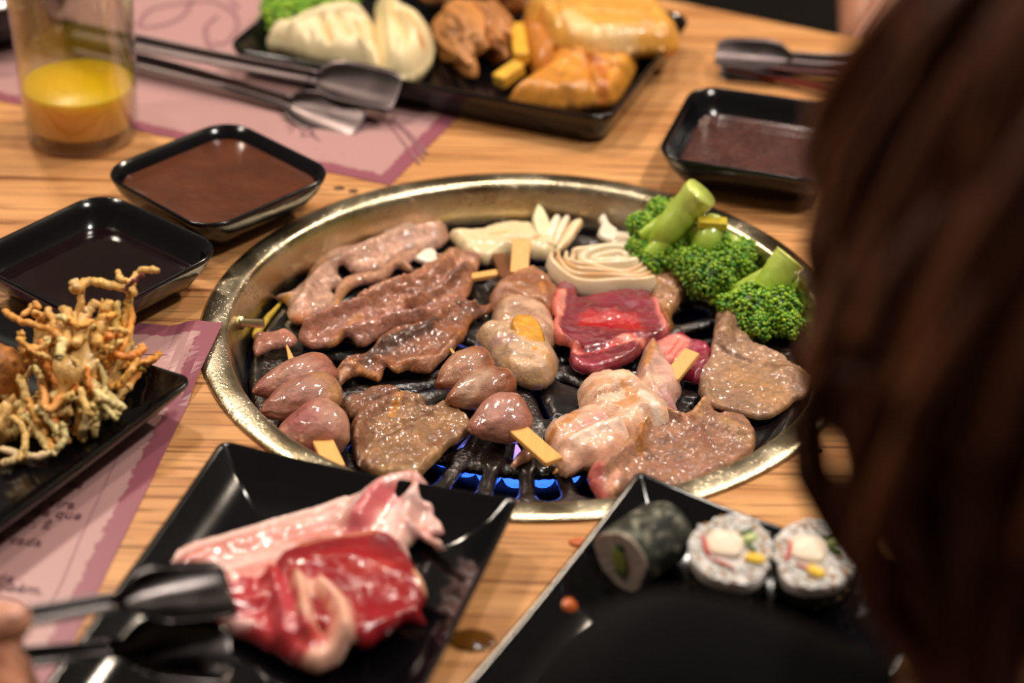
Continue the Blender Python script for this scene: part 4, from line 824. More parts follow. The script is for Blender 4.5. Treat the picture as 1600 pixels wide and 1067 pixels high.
# ---------------------------------------------------------------- raw meat plate
PZ = .0058
slice_('raw_pork_slice', 'raw streaky pork belly slice lying along the back of the black plate', 'meat', None, M_RAW, out=[(252, 888), (270, 868), (310, 852), (360, 838), (410, 822), (460, 808), (510, 792), (560, 768), (600, 750), (636, 748), (662, 760), (680, 778), (688, 792), (680, 806), (695, 826), (692, 838), (676, 842), (694, 866), (684, 872), (660, 850), (640, 860), (640, 878), (600, 872), (540, 880), (480, 886), (440, 912), (400, 930), (350, 930), (300, 912)],
    z0=PZ + .001, H=.005, dome=3, wave=.003, wsc=.03, rough=.0006, rsc=.008, base='#e3b0a6', seed=201, mott=.12,
    ridges=[([(560, 820), (590, 780), (640, 765)], 9, 18), ([(620, 860), (640, 800), (655, 775)], 7, 12), ([(640, 800), (680, 800)], 4, 8), ([(300, 880), (400, 845), (520, 810)], 2.5, 16), ([(640, 835), (690, 865)], 5, 7)],
    strokes=[([(290, 885), (360, 862), (440, 845), (540, 832)], 16, '#d08276', .9), ([(260, 880), (330, 850), (450, 812), (560, 772), (620, 752)], 9, '#edc6bc', .9), ([(350, 895), (400, 878), (470, 862)], 3, '#efc9bf', .9), ([(360, 905), (420, 892), (470, 880)], 12, '#cf7a72', .8), ([(560, 835), (580, 800), (610, 790)], 20, '#c65a62', .9), ([(600, 870), (615, 820), (640, 795)], 15, '#f0cfc8', .95), ([(625, 760), (650, 772)], 12, '#dd9a94', .7), ([(660, 830), (685, 850)], 7, '#d48078', .8), ([(580, 770), (660, 785)], 5, '#e28a80', .5), ([(640, 850), (688, 870)], 5, '#ecc6ae', .9)])
slice_('raw_beef_slice', 'raw deep red beef slice folded on top of the pork', 'meat', None, M_RAW, out=[(424, 912), (432, 885), (455, 862), (490, 850), (540, 845), (580, 840), (612, 846), (628, 862), (640, 880), (656, 905), (668, 935), (656, 958), (664, 975), (630, 978), (600, 1000), (565, 1016), (530, 1000), (480, 985), (440, 960)],
    z0=PZ + .006, H=.007, dome=4, wave=.004, wsc=.035, rough=.0006, rsc=.01, base='#8e1a20', seed=211, mott=.15,
    ridges=[([(460, 890), (560, 885), (640, 910)], 5, 30), ([(560, 990), (620, 975), (655, 950)], 2, 8)],
    strokes=[([(480, 900), (560, 890), (620, 930)], 26, '#a31c22', .7), ([(590, 852), (620, 862)], 14, '#7a2a32', .8), ([(455, 860), (520, 846), (580, 840)], 4, '#d6876a', .8), ([(650, 905), (664, 925)], 6, '#e0b090', .95), ([(640, 975), (660, 972)], 6, '#d8a080', .9), ([(560, 950), (600, 970)], 16, '#9a1c26', .6), ([(560, 900), (600, 900)], 14, '#b8483e', .5)])
slice_('raw_pork_roll', 'ruffled pink and red raw meat slice curled at the front of the plate', 'meat', None, M_RAW, out=[(330, 950), (345, 925), (380, 908), (412, 905), (432, 890), (455, 896), (466, 918), (490, 925), (512, 918), (538, 922), (556, 950), (568, 985), (560, 1015), (535, 1035), (500, 1048), (465, 1040), (445, 1030), (420, 1018), (390, 1000), (360, 985), (340, 975)],
    z0=PZ + .002, H=.009, dome=5, wave=.005, wsc=.02, rough=.0008, rsc=.01, base='#b03038', seed=221, mott=.15,
    ridges=[([(425, 900), (440, 950), (450, 1000)], 6, 12), ([(462, 905), (475, 960), (480, 1000)], 8, 10), ([(500, 930), (530, 960), (545, 1010)], 9, 14), ([(488, 930), (500, 970), (505, 1000)], -4, 6), ([(360, 950), (410, 940)], 4, 12)],
    strokes=[([(468, 925), (480, 950), (490, 985)], 13, '#e2ab90', .95), ([(505, 925), (535, 945), (550, 985), (530, 1020), (490, 1035)], 24, '#e6b098', .95), ([(430, 895), (455, 905)], 6, '#d88a74', .9), ([(350, 968), (390, 975)], 10, '#ddb0aa', .9), ([(497, 945), (500, 975)], 5, '#b25a40', .9), ([(440, 935), (455, 990)], 10, '#b4404a', .7), ([(470, 1010), (500, 1000)], 8, '#c44a44', .7)])

# ---------------------------------------------------------------- tempura
kk = thing('vegetable_tempura', 'heap of battered shredded vegetable tempura standing on the left black plate', 'tempura', tuple(Z3(120, 640, .006)))
STR = [  # pixel paths with z above table at both ends
 ([(130, 690), (125, 640), (140, 580), (160, 520)], .01, .05, 5.5, '#d3b06a'), ([(150, 640), (150, 590), (175, 530), (185, 470)], .02, .06, 4.5, '#d5b765'), ([(60, 620), (90, 560), (115, 510), (130, 450)], .02, .06, 4.5, '#c99a4e'),
 ([(5, 485), (40, 505), (80, 515), (95, 528)], .05, .055, 4.5, '#c78a3c'), ([(95, 528), (96, 545), (92, 560)], .055, .052, 5.5, '#dcc383'), ([(35, 495), (55, 475), (60, 482)], .05, .055, 4, '#c58c40'),
 ([(115, 455), (140, 440), (170, 445), (200, 452), (205, 460)], .065, .065, 6, '#d0a456'), ([(200, 455), (210, 435), (222, 422), (248, 424)], .065, .075, 4.5, '#d9ad62'), ([(183, 424), (190, 436), (205, 440)], .07, .068, 3.5, '#d9ad62'), ([(195, 452), (205, 442), (224, 430)], .068, .075, 3, '#6a1f1a'),
 ([(185, 560), (195, 510), (200, 470)], .04, .06, 5, '#d19a3a'), ([(170, 560), (190, 545), (205, 500), (200, 460)], .04, .06, 4, '#d9902c'), ([(205, 545), (198, 500), (203, 468)], .035, .06, 5.5, '#cfa856'),
 ([(160, 575), (200, 570), (235, 562), (250, 552)], .03, .025, 4.2, '#cf8a30'), ([(205, 560), (215, 548), (215, 545)], .03, .032, 4, '#d9b664'), ([(165, 565), (190, 560), (215, 570), (225, 575)], .03, .022, 6.5, '#d0ab56'),
 ([(175, 635), (200, 605), (225, 575), (248, 555)], .015, .025, 4.8, '#cf8632'), ([(160, 640), (185, 615), (205, 600)], .02, .025, 7, '#d8a860'), ([(120, 680), (130, 650), (165, 610), (190, 600)], .012, .03, 6.5, '#d6b26c'),
 ([(125, 682), (135, 660), (150, 620)], .012, .03, 8, '#d9b982'), ([(60, 560), (40, 590), (30, 625)], .04, .015, 3.8, '#d0ad76'), ([(100, 610), (75, 640), (62, 580)], .03, .035, 4.4, '#c98a44'), ([(65, 625), (72, 590), (62, 560)], .02, .04, 4, '#c58438'),
 ([(0, 640), (30, 632), (70, 625), (90, 640)], .02, .02, 6, '#d4b874'), ([(5, 650), (50, 655), (90, 632)], .012, .02, 5, '#cc9450'), ([(90, 640), (105, 665), (108, 672)], .02, .012, 5, '#d09a4a'), ([(40, 680), (70, 672), (100, 660)], .012, .014, 4.2, '#c9ac7c'),
 ([(0, 615), (15, 608), (5, 620)], .02, .02, 4.5, '#d5b98a'), ([(0, 700), (40, 712), (70, 710), (83, 696)], .01, .012, 5, '#d6bc8e'), ([(0, 725), (20, 720), (35, 708)], .01, .01, 5, '#cfb07c'), ([(0, 590), (10, 640), (25, 680)], .014, .012, 5, '#bfa070'),
 ([(110, 540), (120, 570), (100, 600), (80, 640)], .045, .02, 4.5, '#cdb06a'), ([(140, 560), (120, 600), (95, 640)], .04, .018, 5, '#d3b574'), ([(160, 530), (140, 590), (110, 640)], .04, .018, 4, '#dab96c'), ([(130, 600), (150, 640), (165, 650)], .03, .015, 6, '#d8b57c'),
 ([(90, 530), (120, 530), (135, 528)], .05, .05, 4.5, '#d4ae60'), ([(75, 480), (85, 520), (60, 545), (40, 540)], .055, .045, 4.5, '#cf9c4e'), ([(55, 490), (75, 500), (80, 540)], .055, .045, 6, '#cd9a50'), ([(120, 450), (115, 440), (116, 448)], .068, .062, 4.5, '#d6b47a'),
 ([(150, 470), (130, 500), (120, 540)], .062, .05, 8, '#d5a862'), ([(170, 470), (160, 500), (150, 540)], .062, .05, 8, '#cf9c4a'), ([(100, 480), (110, 510), (100, 540)], .058, .05, 7, '#d0a054'), ([(165, 650), (178, 636), (180, 650)], .01, .014, 6.5, '#dcc07e'), ([(80, 655), (95, 690), (108, 685)], .02, .010, 5, '#cf9e5a')]
for q in range(75):
    u, v_ = RNG.uniform(25, 212), RNG.uniform(478, 695)
    if v_ > 560 and u > 215 - (v_ - 560) * .7: continue
    if v_ < 530 and u < 100: continue
    zz = .010 + .052 * np.clip((690 - v_) / 230, 0, 1); an = math.atan2(v_ - 585, u - 130) + RNG.randn() * .6; ln = RNG.uniform(18, 38)
    if RNG.rand() < .4: an = PI / 2 * .85 + RNG.randn() * .35
    dx, dy = math.cos(an) * ln, math.sin(an) * ln; bx, by = RNG.randn(2) * 7
    STR.append(([(u - dx, v_ - dy), (u + bx, v_ + by), (u + dx, v_ + dy)], max(zz + dy / ln * .008, .009) + .004, max(zz - dy / ln * .008, .009) + .004, RNG.uniform(3.0, 5.5), ['#e0c07a', '#d99c44', '#d9822e', '#e0cc8c', '#d8b064'][RNG.randint(5)]))
for i, (pts, z0, z1, r, hx) in enumerate(STR):
    r = min(r, 6.6)
    m = len(pts); P = [Z3(a, b, z0 + (z1 - z0) * k / (m - 1)) for k, (a, b) in enumerate(pts)]
    P = catmull(np.array(P), 9, False); R = np.full(len(P), r / 2250.) * (1 + .08 * np.sin(np.arange(len(P)) * 1.1 + i)); R[0] *= .6; R[-1] *= .6
    P = P + RNG.randn(*P.shape) * .0004
    v, f = tube(P, R, 10, jitter=.09, seed=i, flat=.8); c = lin(hx) * (1.15 + .25 * noise2(v[:, 0] + v[:, 2], v[:, 1] + v[:, 2], .004, i, 2))[:, None]
    obj('vegetable_strip', mk(v, f, np.clip(c, 0, 1)), M_FRY, kk)
def bcol(t, v, n): return np.clip(lin('#dcb068')[None] * (1 + .35 * n[:, None]), 0, 1)
for p0, p1, r in (((95, 640, .015), (150, 530, .044), .015), ((140, 640, .014), (172, 490, .050), .013), ((85, 590, .02), (115, 500, .046), .013), ((30, 665, .010), (100, 640, .014), .010), ((-20, 690, .008), (30, 640, .012), .012)):
    V, f, C = lump(Z3(*p0), Z3(*p1), r, noise=.9, nsc=.45, seed=int(p0[0]), colf=bcol, sub=4); obj('batter', mk(V, f, C), M_FRY, kk)
V, f, C = lump(Z3(-40, 600, .022), Z3(38, 570, .024), .0165, noise=.08, nsc=.25, seed=4, colf=lambda t, v, n: np.clip(lin('#b0702c')[None] * (1 + .5 * n[:, None]), 0, 1))
setp(obj('croquette', mk(V, f, C), M_FRY), 'golden brown breaded croquette behind the tempura at the left edge', 'croquette')

# ---------------------------------------------------------------- back plate food
BZ = .0065
fd = dict(rsc=.008, flatbot=True)
slice_('dumpling', 'long folded pale dumpling at the left of the back plate', 'dumpling', 'dumplings on the back plate', M_DOUGH, out=[(418, 62), (420, 46), (450, 40), (478, 26), (520, 12), (560, 14), (582, 30), (586, 60), (598, 88), (596, 104), (582, 104), (568, 92), (530, 86), (470, 74), (440, 64)], z0=BZ + .004, H=.020, dome=13, rough=.001, base='#e2cfa4', seed=301, mott=.06,
       ridges=[([(430, 52), (480, 28), (540, 18), (575, 24)], 5, 7), ([(505, 28), (515, 55)], -5, 6), ([(530, 24), (545, 52)], -5, 5), ([(555, 30), (572, 60)], -5, 6), ([(480, 40), (486, 60)], -3, 5), ([(565, 60), (592, 98)], 5, 6)], strokes=[([(440, 66), (500, 80), (570, 88)], 10, '#c4a674', .7), ([(505, 30), (516, 55)], 6, '#c9a86c', .7), ([(555, 30), (572, 60)], 6, '#c9a86c', .7), ([(585, 95), (592, 102)], 6, '#cfa040', .7)], **fd)
slice_('dumpling', 'round gathered pale dumpling right of the long one', 'dumpling', 'dumplings on the back plate', M_DOUGH, out=[(586, 0), (600, -12), (622, -10), (630, 12), (660, 28), (676, 48), (677, 76), (662, 98), (636, 110), (608, 108), (592, 90), (586, 56)], z0=BZ + .003, H=.026, dome=18, rough=.001, base='#e6d3a4', seed=303, mott=.06,
       ridges=[([(605, 0), (606, 40), (610, 70)], 5, 6), ([(625, 20), (660, 60)], 4, 6), ([(615, 15), (636, 60)], -5, 5), ([(600, 10), (595, 60)], -3, 5), ([(615, 80), (622, 90)], -4, 6)], strokes=[([(632, 20), (655, 48), (660, 56)], 8, '#cf8a3c', .8), ([(610, -5), (612, 20)], 5, '#d9a050', .7)], **fd)
def fried(label, p0, p1, r, seed, tone='#b4783c'):
    def cf(t, v, n): return np.clip(lin(tone)[None] * (1 + .95 * n[:, None]), 0, 1)
    V, f, C = lump(Z3(*p0), Z3(*p1), r, noise=.8, nsc=.6, seed=seed, colf=cf, sub=5); return setp(obj('fried_chicken', mk(V, f, C), M_FRY), label, 'fried chicken', 'fried chicken on the back plate')
fried('craggy fried chicken piece in front, right of the round dumpling', (730, 100, .016), (705, 20, .024), .0155, 5)
fried('craggy fried chicken piece behind the front one, next to the fries', (785, 84, .016), (750, 10, .024), .0135, 9, '#a86c34')
fried('small dark fried chicken piece at the top edge behind the spring rolls', (835, -5, .030), (770, -22, .030), .013, 14, '#94602e')
fried('fried chicken piece mostly outside the top edge behind the dumplings', (700, -25, .022), (655, -15, .022), .013, 15, '#a06a30')
for k, (a, b, lb) in enumerate((((778, 128), (812, 104), 'short yellow chip poking out at the front of the fries'), ((806, 44), (815, 92), 'long upright yellow chip left of the spring rolls'))):
    v, f = boxbar(Z3(*a, BZ + .006 + .006 * k), Z3(*b, BZ + .010 + .004 * k), .0105, .009, bev=.001); o = obj('potato_chip', mk(v, f, np.tile(lin('#dfac3a'), (len(v), 1))), M_PASTRY, None, False); setp(o, lb, 'chip', 'potato chips on the back plate')
slice_('spring_roll', 'browned spring roll end tucked behind the lower roll', 'spring roll', 'spring rolls on the back plate', M_PASTRY, out=[(815, 28), (840, 22), (872, 50), (880, 80), (862, 102), (834, 104), (820, 80), (812, 50)], z0=BZ, H=.020, dome=12, rough=.0012, base='#b9742a', seed=311, mott=.2, **fd)
slice_('spring_roll', 'flat golden spring roll with crumpled end, lower of the two large ones', 'spring roll', 'spring rolls on the back plate', M_PASTRY, out=[(796, 148), (818, 128), (850, 108), (866, 82), (890, 68), (932, 66), (966, 74), (996, 84), (992, 104), (980, 128), (960, 150), (935, 152), (890, 156), (840, 154)], z0=BZ, H=.018, dome=12, rough=.0009, base='#c88430', seed=313, mott=.3,
       ridges=[([(925, 78), (915, 100), (940, 140)], -5, 8), ([(900, 80), (930, 95), (965, 100)], 4, 6), ([(925, 110), (945, 145)], 4, 5), ([(960, 90), (950, 120)], -3, 5), ([(880, 95), (870, 130)], -2, 6), ([(810, 142), (880, 130), (930, 140)], 2.5, 8)], strokes=[([(920, 85), (940, 110), (945, 140)], 10, '#b05c1c', .8), ([(870, 100), (900, 110)], 16, '#dd9a44', .6), ([(955, 90), (985, 90)], 9, '#e2a040', .6)], **fd)
slice_('spring_roll', 'large pale golden spring roll resting on top at the right of the back plate', 'spring roll', 'spring rolls on the back plate', M_PASTRY, out=[(822, 8), (838, -14), (880, -20), (950, -22), (1010, -12), (1035, 8), (1058, 36), (1062, 58), (1048, 66), (1000, 68), (950, 72), (900, 70), (868, 58), (846, 36)], z0=BZ + .012, H=.022, dome=16, rough=.0007, base='#d79c44', seed=315, mott=.25,
       ridges=[([(850, 0), (862, 36)], 3, 5), ([(866, -5), (880, 36)], -3, 5), ([(900, 10), (1000, 20)], 2, 14), ([(1010, 0), (1035, 40)], -2, 8), ([(925, 0), (935, 40)], -1.5, 6)], strokes=[([(885, 20), (920, 40), (980, 44)], 20, '#ecc88c', .75), ([(845, 0), (862, 44)], 8, '#c98030', .7), ([(1040, 30), (1056, 55)], 10, '#d29030', .6)], **fd)
b4 = thing('broccoli_floret', 'bright green broccoli floret behind the long dumpling on the back plate', 'broccoli', tuple(Z3(450, 25, BZ)))
floret(b4, [(Z3(440, 30, .018), .014), (Z3(470, 20, .020), .011), (Z3(505, 6, .024), .011), (Z3(540, 2, .024), .009), (Z3(430, 12, .016), .010)], 13, cnt=240, small=.0016, tone=1.15)
stalk(b4, [([(470, 20, .018), (500, 0, .012), (530, -20, .008)], [.008, .007, .006])])

# ---------------------------------------------------------------- sushi
SZ = .0068
def cyl_roll(c, ax, r, L, mside, seed, n=40, sq=1.0):
    """returns side mesh + frame; face at +ax end"""
    ax = np.array(ax, float); ax /= np.linalg.norm(ax); a = np.cross(ax, [0, 0, 1]); a /= np.linalg.norm(a); b = np.cross(a, ax)
    if b[2] < 0: b = -b
    V = []; n = 72; rs = [(.90, -.5), (1, -.47)] + [(1.02, h) for h in np.linspace(-.42, .42, 22)] + [(1, .46), (.93, .5)]
    rad = [1 + .05 * math.sin(3 * k * 2 * PI / n + seed) + .03 * math.sin(5 * k * 2 * PI / n) for k in range(n)]
    for q, h in rs:
        for k in range(n):
            th = 2 * PI * k / n; V.append(np.array(c) + ax * h * L + r * q * rad[k] * (a * math.cos(th) + b * sq * math.sin(th)))
    m = len(rs); Fc = [[i * n + k, i * n + (k + 1) % n, (i + 1) * n + (k + 1) % n, (i + 1) * n + k] for i in range(m - 1) for k in range(n)] + [list(range(n - 1, -1, -1)), [(m - 1) * n + k for k in range(n)]]
    return np.array(V), Fc, ax, a, b, rad
def face_disc(c, ax, a, b, r, rad, h0, h1, sq=1.0, n=72, bumpy=.0005, seed=0):
    V = []; rg = (1, 1, .97, .8, .6, .4, .2); rs = np.random.RandomState(seed)
    for i, q in enumerate(rg):
        h = h0 if i == 0 else h1
        for k in range(n):
            th = 2 * PI * k / n; V.append(np.array(c) + ax * (h + (rs.rand() - .5) * bumpy * (i > 1)) + r * q * rad[k] * (a * math.cos(th) + b * sq * math.sin(th)))
    V.append(np.array(c) + ax * h1); m = len(rg)
    Fc = [[i * n + k, i * n + (k + 1) % n, (i + 1) * n + (k + 1) % n, (i + 1) * n + k] for i in range(m - 1) for k in range(n)] + [[(m - 1) * n + k, (m - 1) * n + (k + 1) % n, m * n] for k in range(n)]
    return np.array(V), Fc
def blobface(parent, name, c, ax, a, b, x, y, rx, ry, hx, h, ang=0, mat=None, sqr=False):
    v, f = ICO2; ca, sa = math.cos(ang), math.sin(ang); d1 = a * ca + b * sa; d2 = -a * sa + b * ca
    if sqr: v = np.sign(v) * np.abs(v) ** .6
    P = np.array(c) + ax * h + a * x + b * y
    V = P + np.outer(v[:, 0] * rx, d1) + np.outer(v[:, 1] * ry, d2) + np.outer(v[:, 2] * .0012, ax)
    return obj(name, mk(V, f, np.tile(lin(hx), (len(V), 1))), mat or M_RICE, parent)
# seaweed roll on its side
c = Z3(1008, 850, SZ + .0165); ax = (-.66, -.75, .02)
t = thing('seaweed_roll', 'cucumber roll wrapped in seaweed lying on its side, leftmost on the sushi plate', 'sushi', tuple(c)); t.location = (c[0], c[1], SZ)
V, f, A, a, b, rad = cyl_roll(c, ax, .0150, .034, None, 1, sq=1.0)
nz = noise2(V[:, 0], V[:, 1] + V[:, 2], .005, 3); obj('seaweed_sheet', mk(V, f, np.clip((lin('#34362e')[None] * (1 + .6 * nz[:, None]) + lin('#8a8878')[None] * sm((nz - .12) / .3)[:, None] * .6), 0, 1)), M_NORI, t)
V, f = face_disc(c, A, a, b, .0146, rad, .010, .0178); obj('rice', mk(V, f, np.tile(lin('#c0aea0'), (len(V), 1))), M_RICE, t)
blobface(t, 'cucumber', c, A, a, b, 0, .0, .0080, .0048, '#8d9a4c', .0182, ang=1.2)
blobface(t, 'cucumber_skin', c, A, a, b, .0006, .0075, .0030, .0016, '#1f3a18', .0182)
blobface(t, 'cucumber_skin', c, A, a, b, -.001, -.0065, .0030, .0014, '#1f3a18', .0182)
def uramaki(label, px, py, r, seed, tilt=(-.05, -.34)):
    c = Z3(px, py, SZ + .015); ax = np.array((tilt[0], tilt[1], 1.0)); ax /= np.linalg.norm(ax)
    t = thing('rice_roll', label, 'sushi', (c[0], c[1], SZ), 'rice rolls with crab stick')
    V, f, A, a, b, rad = cyl_roll(c, ax, r, .020, None, seed)
    nz = noise2(V[:, 0] + V[:, 2], V[:, 1] + V[:, 2], .003, seed); obj('seaweed_sheet', mk(V, f, np.clip(lin('#1e2214')[None] * (1 + .7 * nz[:, None]), 0, 1)), M_NORI, t)
    V, f = face_disc(c, A, a, b, r * 1.04, rad, .003, .0105, bumpy=.0011, seed=seed); obj('rice', mk(V, f, np.tile(lin('#dcd3cd'), (len(V), 1))), M_RICE, t)
    s = r / .0172; h = .0110
    blobface(t, 'crab_stick', c, A, a, b, .003 * s, .002 * s, .0085 * s, .0070 * s, '#f0dcc4', h, .1, sqr=True)
    blobface(t, 'crab_stick_edge', c, A, a, b, .0112 * s, -.0005 * s, .0010 * s, .0068 * s, '#cf3228', h + .0004, -.35 if seed == 2 else .1)
    blobface(t, 'crab_stick_edge', c, A, a, b, .003 * s, -.0085 * s, .0060 * s, .0008 * s, '#d0503c', h + .0004, .35)
    blobface(t, 'mango', c, A, a, b, (-.0105 if seed == 2 else -.001) * s, (-.004 if seed == 2 else -.0095) * s, .0045 * s, .0026 * s, '#efc21c', h + .0004, .1 if seed == 2 else .4, sqr=True)
    blobface(t, 'cucumber', c, A, a, b, -.0075 * s, .0065 * s, .0040 * s, .0026 * s, '#b9c47c', h + .0002, -.5)
    blobface(t, 'cucumber_skin', c, A, a, b, -.0055 * s, .0092 * s, .0040 * s, .0009 * s, '#3d6a22', h + .0006, -.5)
    blobface(t, 'cucumber_skin', c, A, a, b, -.0085 * s, .0015 * s, .0030 * s, .0009 * s, '#4b7a2a', h + .0006, .5)
    rs = np.random.RandomState(seed); mb = MB(); v, f = ICO1
    for k in range(46):
        th = rs.rand() * 2 * PI; q = (.72 + .3 * rs.rand()) * r if k > 12 else rs.rand() * r; d = rs.randn(3) * .2 + [0, 0, 0]
        P = np.array(c) + A * h + (a * math.cos(th) + b * math.sin(th)) * q; e = rs.rand() * PI; dd = a * math.cos(e) + b * math.sin(e); e2 = np.cross(A, dd)
        mb.add(P + np.outer(v[:, 0] * .0013, dd) + np.outer(v[:, 1] * .0007, e2) + np.outer(v[:, 2] * .0005, A), f, lin('#c48a4a'))
    for k in range(60):
        th = rs.rand() * 2 * PI; P = np.array(c) + A * (-.009 + .016 * rs.rand()) + (a * math.cos(th) + b * math.sin(th)) * r * 1.03
        mb.add(P + v * .0008, f, lin('#8a6a2c'))
    gm = MB()
    for k in range(230):
        q = r * math.sqrt(rs.rand()) * 1.02; th = rs.rand() * 2 * PI
        if q < .55 * r and rs.rand() < .7: continue
        e = rs.rand() * PI; dd = a * math.cos(e) + b * math.sin(e); e2 = np.cross(A, dd); P = np.array(c) + A * (h - .0006) + (a * math.cos(th) + b * math.sin(th)) * q
        gm.add(P + np.outer(v[:, 0] * .0026, dd) + np.outer(v[:, 1] * .0012, e2) + np.outer(v[:, 2] * .0009, A), f, lin('#e6dfd8') * rs.uniform(.85, 1))
    setp(obj('rice_grains', gm.mesh(), M_RICE, t), kind='stuff')
    setp(obj('sesame_seeds', mb.mesh(), M_RICE, t), kind='stuff')
    return t
uramaki('round rice roll with crab stick and mango, middle piece on the sushi plate', 1141, 878, .0178, 2)
uramaki('round rice roll with crab stick and mango, rightmost beside the hair', 1270, 886, .0176, 5)
V, f, C = lump(Z3(862, 958, SZ + .002), Z3(903, 945, SZ + .005), .006, noise=.3, seed=8, sub=4, colf=lambda t, v, n: np.tile(lin('#c4612c'), (len(t), 1)))
setp(obj('salmon_scrap', mk(V, f, C), M_RAW), 'small orange salmon scrap on the left of the sushi plate', 'fish')

# ---------------------------------------------------------------- drops and crumbs
def drop(name, label, cat, px, py, r, h, mat, col='#8a5a2a', z=.0003, grp=None):
    v, f = ICO2; c = Z3(px, py, z); V = c + v * np.array([r * 1.3, r, h]); V[:, 2] = np.maximum(V[:, 2], z); o = obj(name, mk(V, f, np.tile(lin(col), (len(V), 1))), mat); setp(o, label, cat, grp)
drop('sauce_drop', 'larger brown sauce drop between the placemat corner and the grill ring', 'drop', 530, 294, .0026, .0005, M_SAUCE1, grp='sauce drops')
drop('sauce_drop', 'smaller brown sauce drop nearer the placemat corner', 'drop', 552, 298, .0024, .0005, M_SAUCE1, grp='sauce drops')
drop('oil_drop', 'amber oil puddle on the wood between the raw meat plate and the sushi plate', 'drop', 738, 1000, .0085, .0012, M_OIL)
drop('crumb', 'dark crumb on the wood right of the grill ring', 'crumb', 1281, 704, .0014, .0012, plain('crumb', '#2a1810', .8), grp='crumbs')
drop('crumb', 'orange crumb on the wood beside the sushi plate edge', 'crumb', 903, 848, .0035, .0016, plain('crumb_orange', '#b4561c', .5), grp='crumbs')

# ---------------------------------------------------------------- people
def caps(mb, p, q, r0, r1, n=14):
    """tapered capsule"""
    p, q = np.array(p, float), np.array(q, float); P = []; R = []
    d = q - p; L = np.linalg.norm(d); d = d / (L + 1e-9)
    for k in range(5): a = (1 - k / 4) * PI / 2 * .96; P.append(p - d * r0 * math.sin(a)); R.append(r0 * math.cos(a))
    for k in range(5): a = (k / 4) * PI / 2 * .96; P.append(q + d * r1 * math.sin(a)); R.append(r1 * math.cos(a))
    v, f = tube(np.array(P), R, n); mb.add(v, f)
def ell(mb, c, r, M=None):
    v, f = ICO4; v = v * np.array(r)
    if M is not None: v = v @ np.array(M).T
    mb.add(np.array(c) + v, f)
def body_obj(name, mb, mat, parent, vox, sm_it=6):
    o = obj(name, mb.mesh(), mat, parent); r = o.modifiers.new('r', 'REMESH'); r.mode = 'VOXEL'; r.voxel_size = vox; r.use_smooth_shade = True
    s = o.modifiers.new('s', 'SMOOTH'); s.iterations = sm_it; s.factor = .5; return o
def head(mb, c, fwd, r=.095):
    """head with nose, chin, ears; fwd horizontal unit vector"""
    f = np.array([fwd[0], fwd[1], -.35]); f /= np.linalg.norm(f); s = np.cross(f, [0, 0, 1]); s /= np.linalg.norm(s); u = np.cross(s, f)
    M = np.stack([s, f, u], 1); c = np.array(c)
    L = lambda x, y, z: c + s * x + f * y + u * z
    ell(mb, c + u * .02, (.075, .095, .095), M); ell(mb, L(0, .03, -.055), (.055, .06, .06), M); ell(mb, L(0, .07, -.085), (.022, .02, .02), M)
    caps(mb, L(0, .088, .012), L(0, .108, -.022), .007, .012); ell(mb, L(0, .092, -.052), (.024, .010, .007), M)
    for e in (-1, 1): ell(mb, L(e * .078, 0, -.01), (.008, .018, .030), M); ell(mb, L(e * .032, .083, .012), (.014, .012, .009), M)
    return M, L
def handchain(mb, wrist, d, nrm, side, curl, L=.075):
    """palm + 5 fingers; d forward, nrm palm normal (down), side = thumb side vector"""
    d = np.array(d) / np.linalg.norm(d); nrm = np.array(nrm, float); nrm -= d * (nrm @ d); nrm /= np.linalg.norm(nrm); sd = np.cross(nrm, d); sd = sd * (1 if sd @ np.array(side) > 0 else -1)
    w_ = np.array(wrist)
    for k in range(5): x = -.030 + .015 * k; caps(mb, w_ + sd * x * .55 + d * .005, w_ + sd * x + d * .078, .0135, .0105)
    for x, ln in zip((.030, .010, -.010, -.029), (.072, .080, .074, .058)):
        p = w_ + sd * x + d * .080; ang = curl
        for sg, rr in zip((.44, .32, .24), ((.0092, .0085), (.0085, .0078), (.0078, .0066))):
            dr = d * math.cos(ang) + nrm * math.sin(ang); q = p + dr * ln * sg; caps(mb, p, q, *rr); p = q; ang += curl
    p = w_ + sd * .026 + d * .018; dr = d * .6 + sd * .65 + nrm * .35; dr /= np.linalg.norm(dr); q = p + dr * .042; caps(mb, p, q, .0125, .0105)
    dr2 = d * .9 + sd * .1 + nrm * .45; dr2 /= np.linalg.norm(dr2); q2 = q + dr2 * .032; caps(mb, q, q2, .0103, .0095); q3 = q2 + dr2 * .024; caps(mb, q2, q3, .0095, .008)
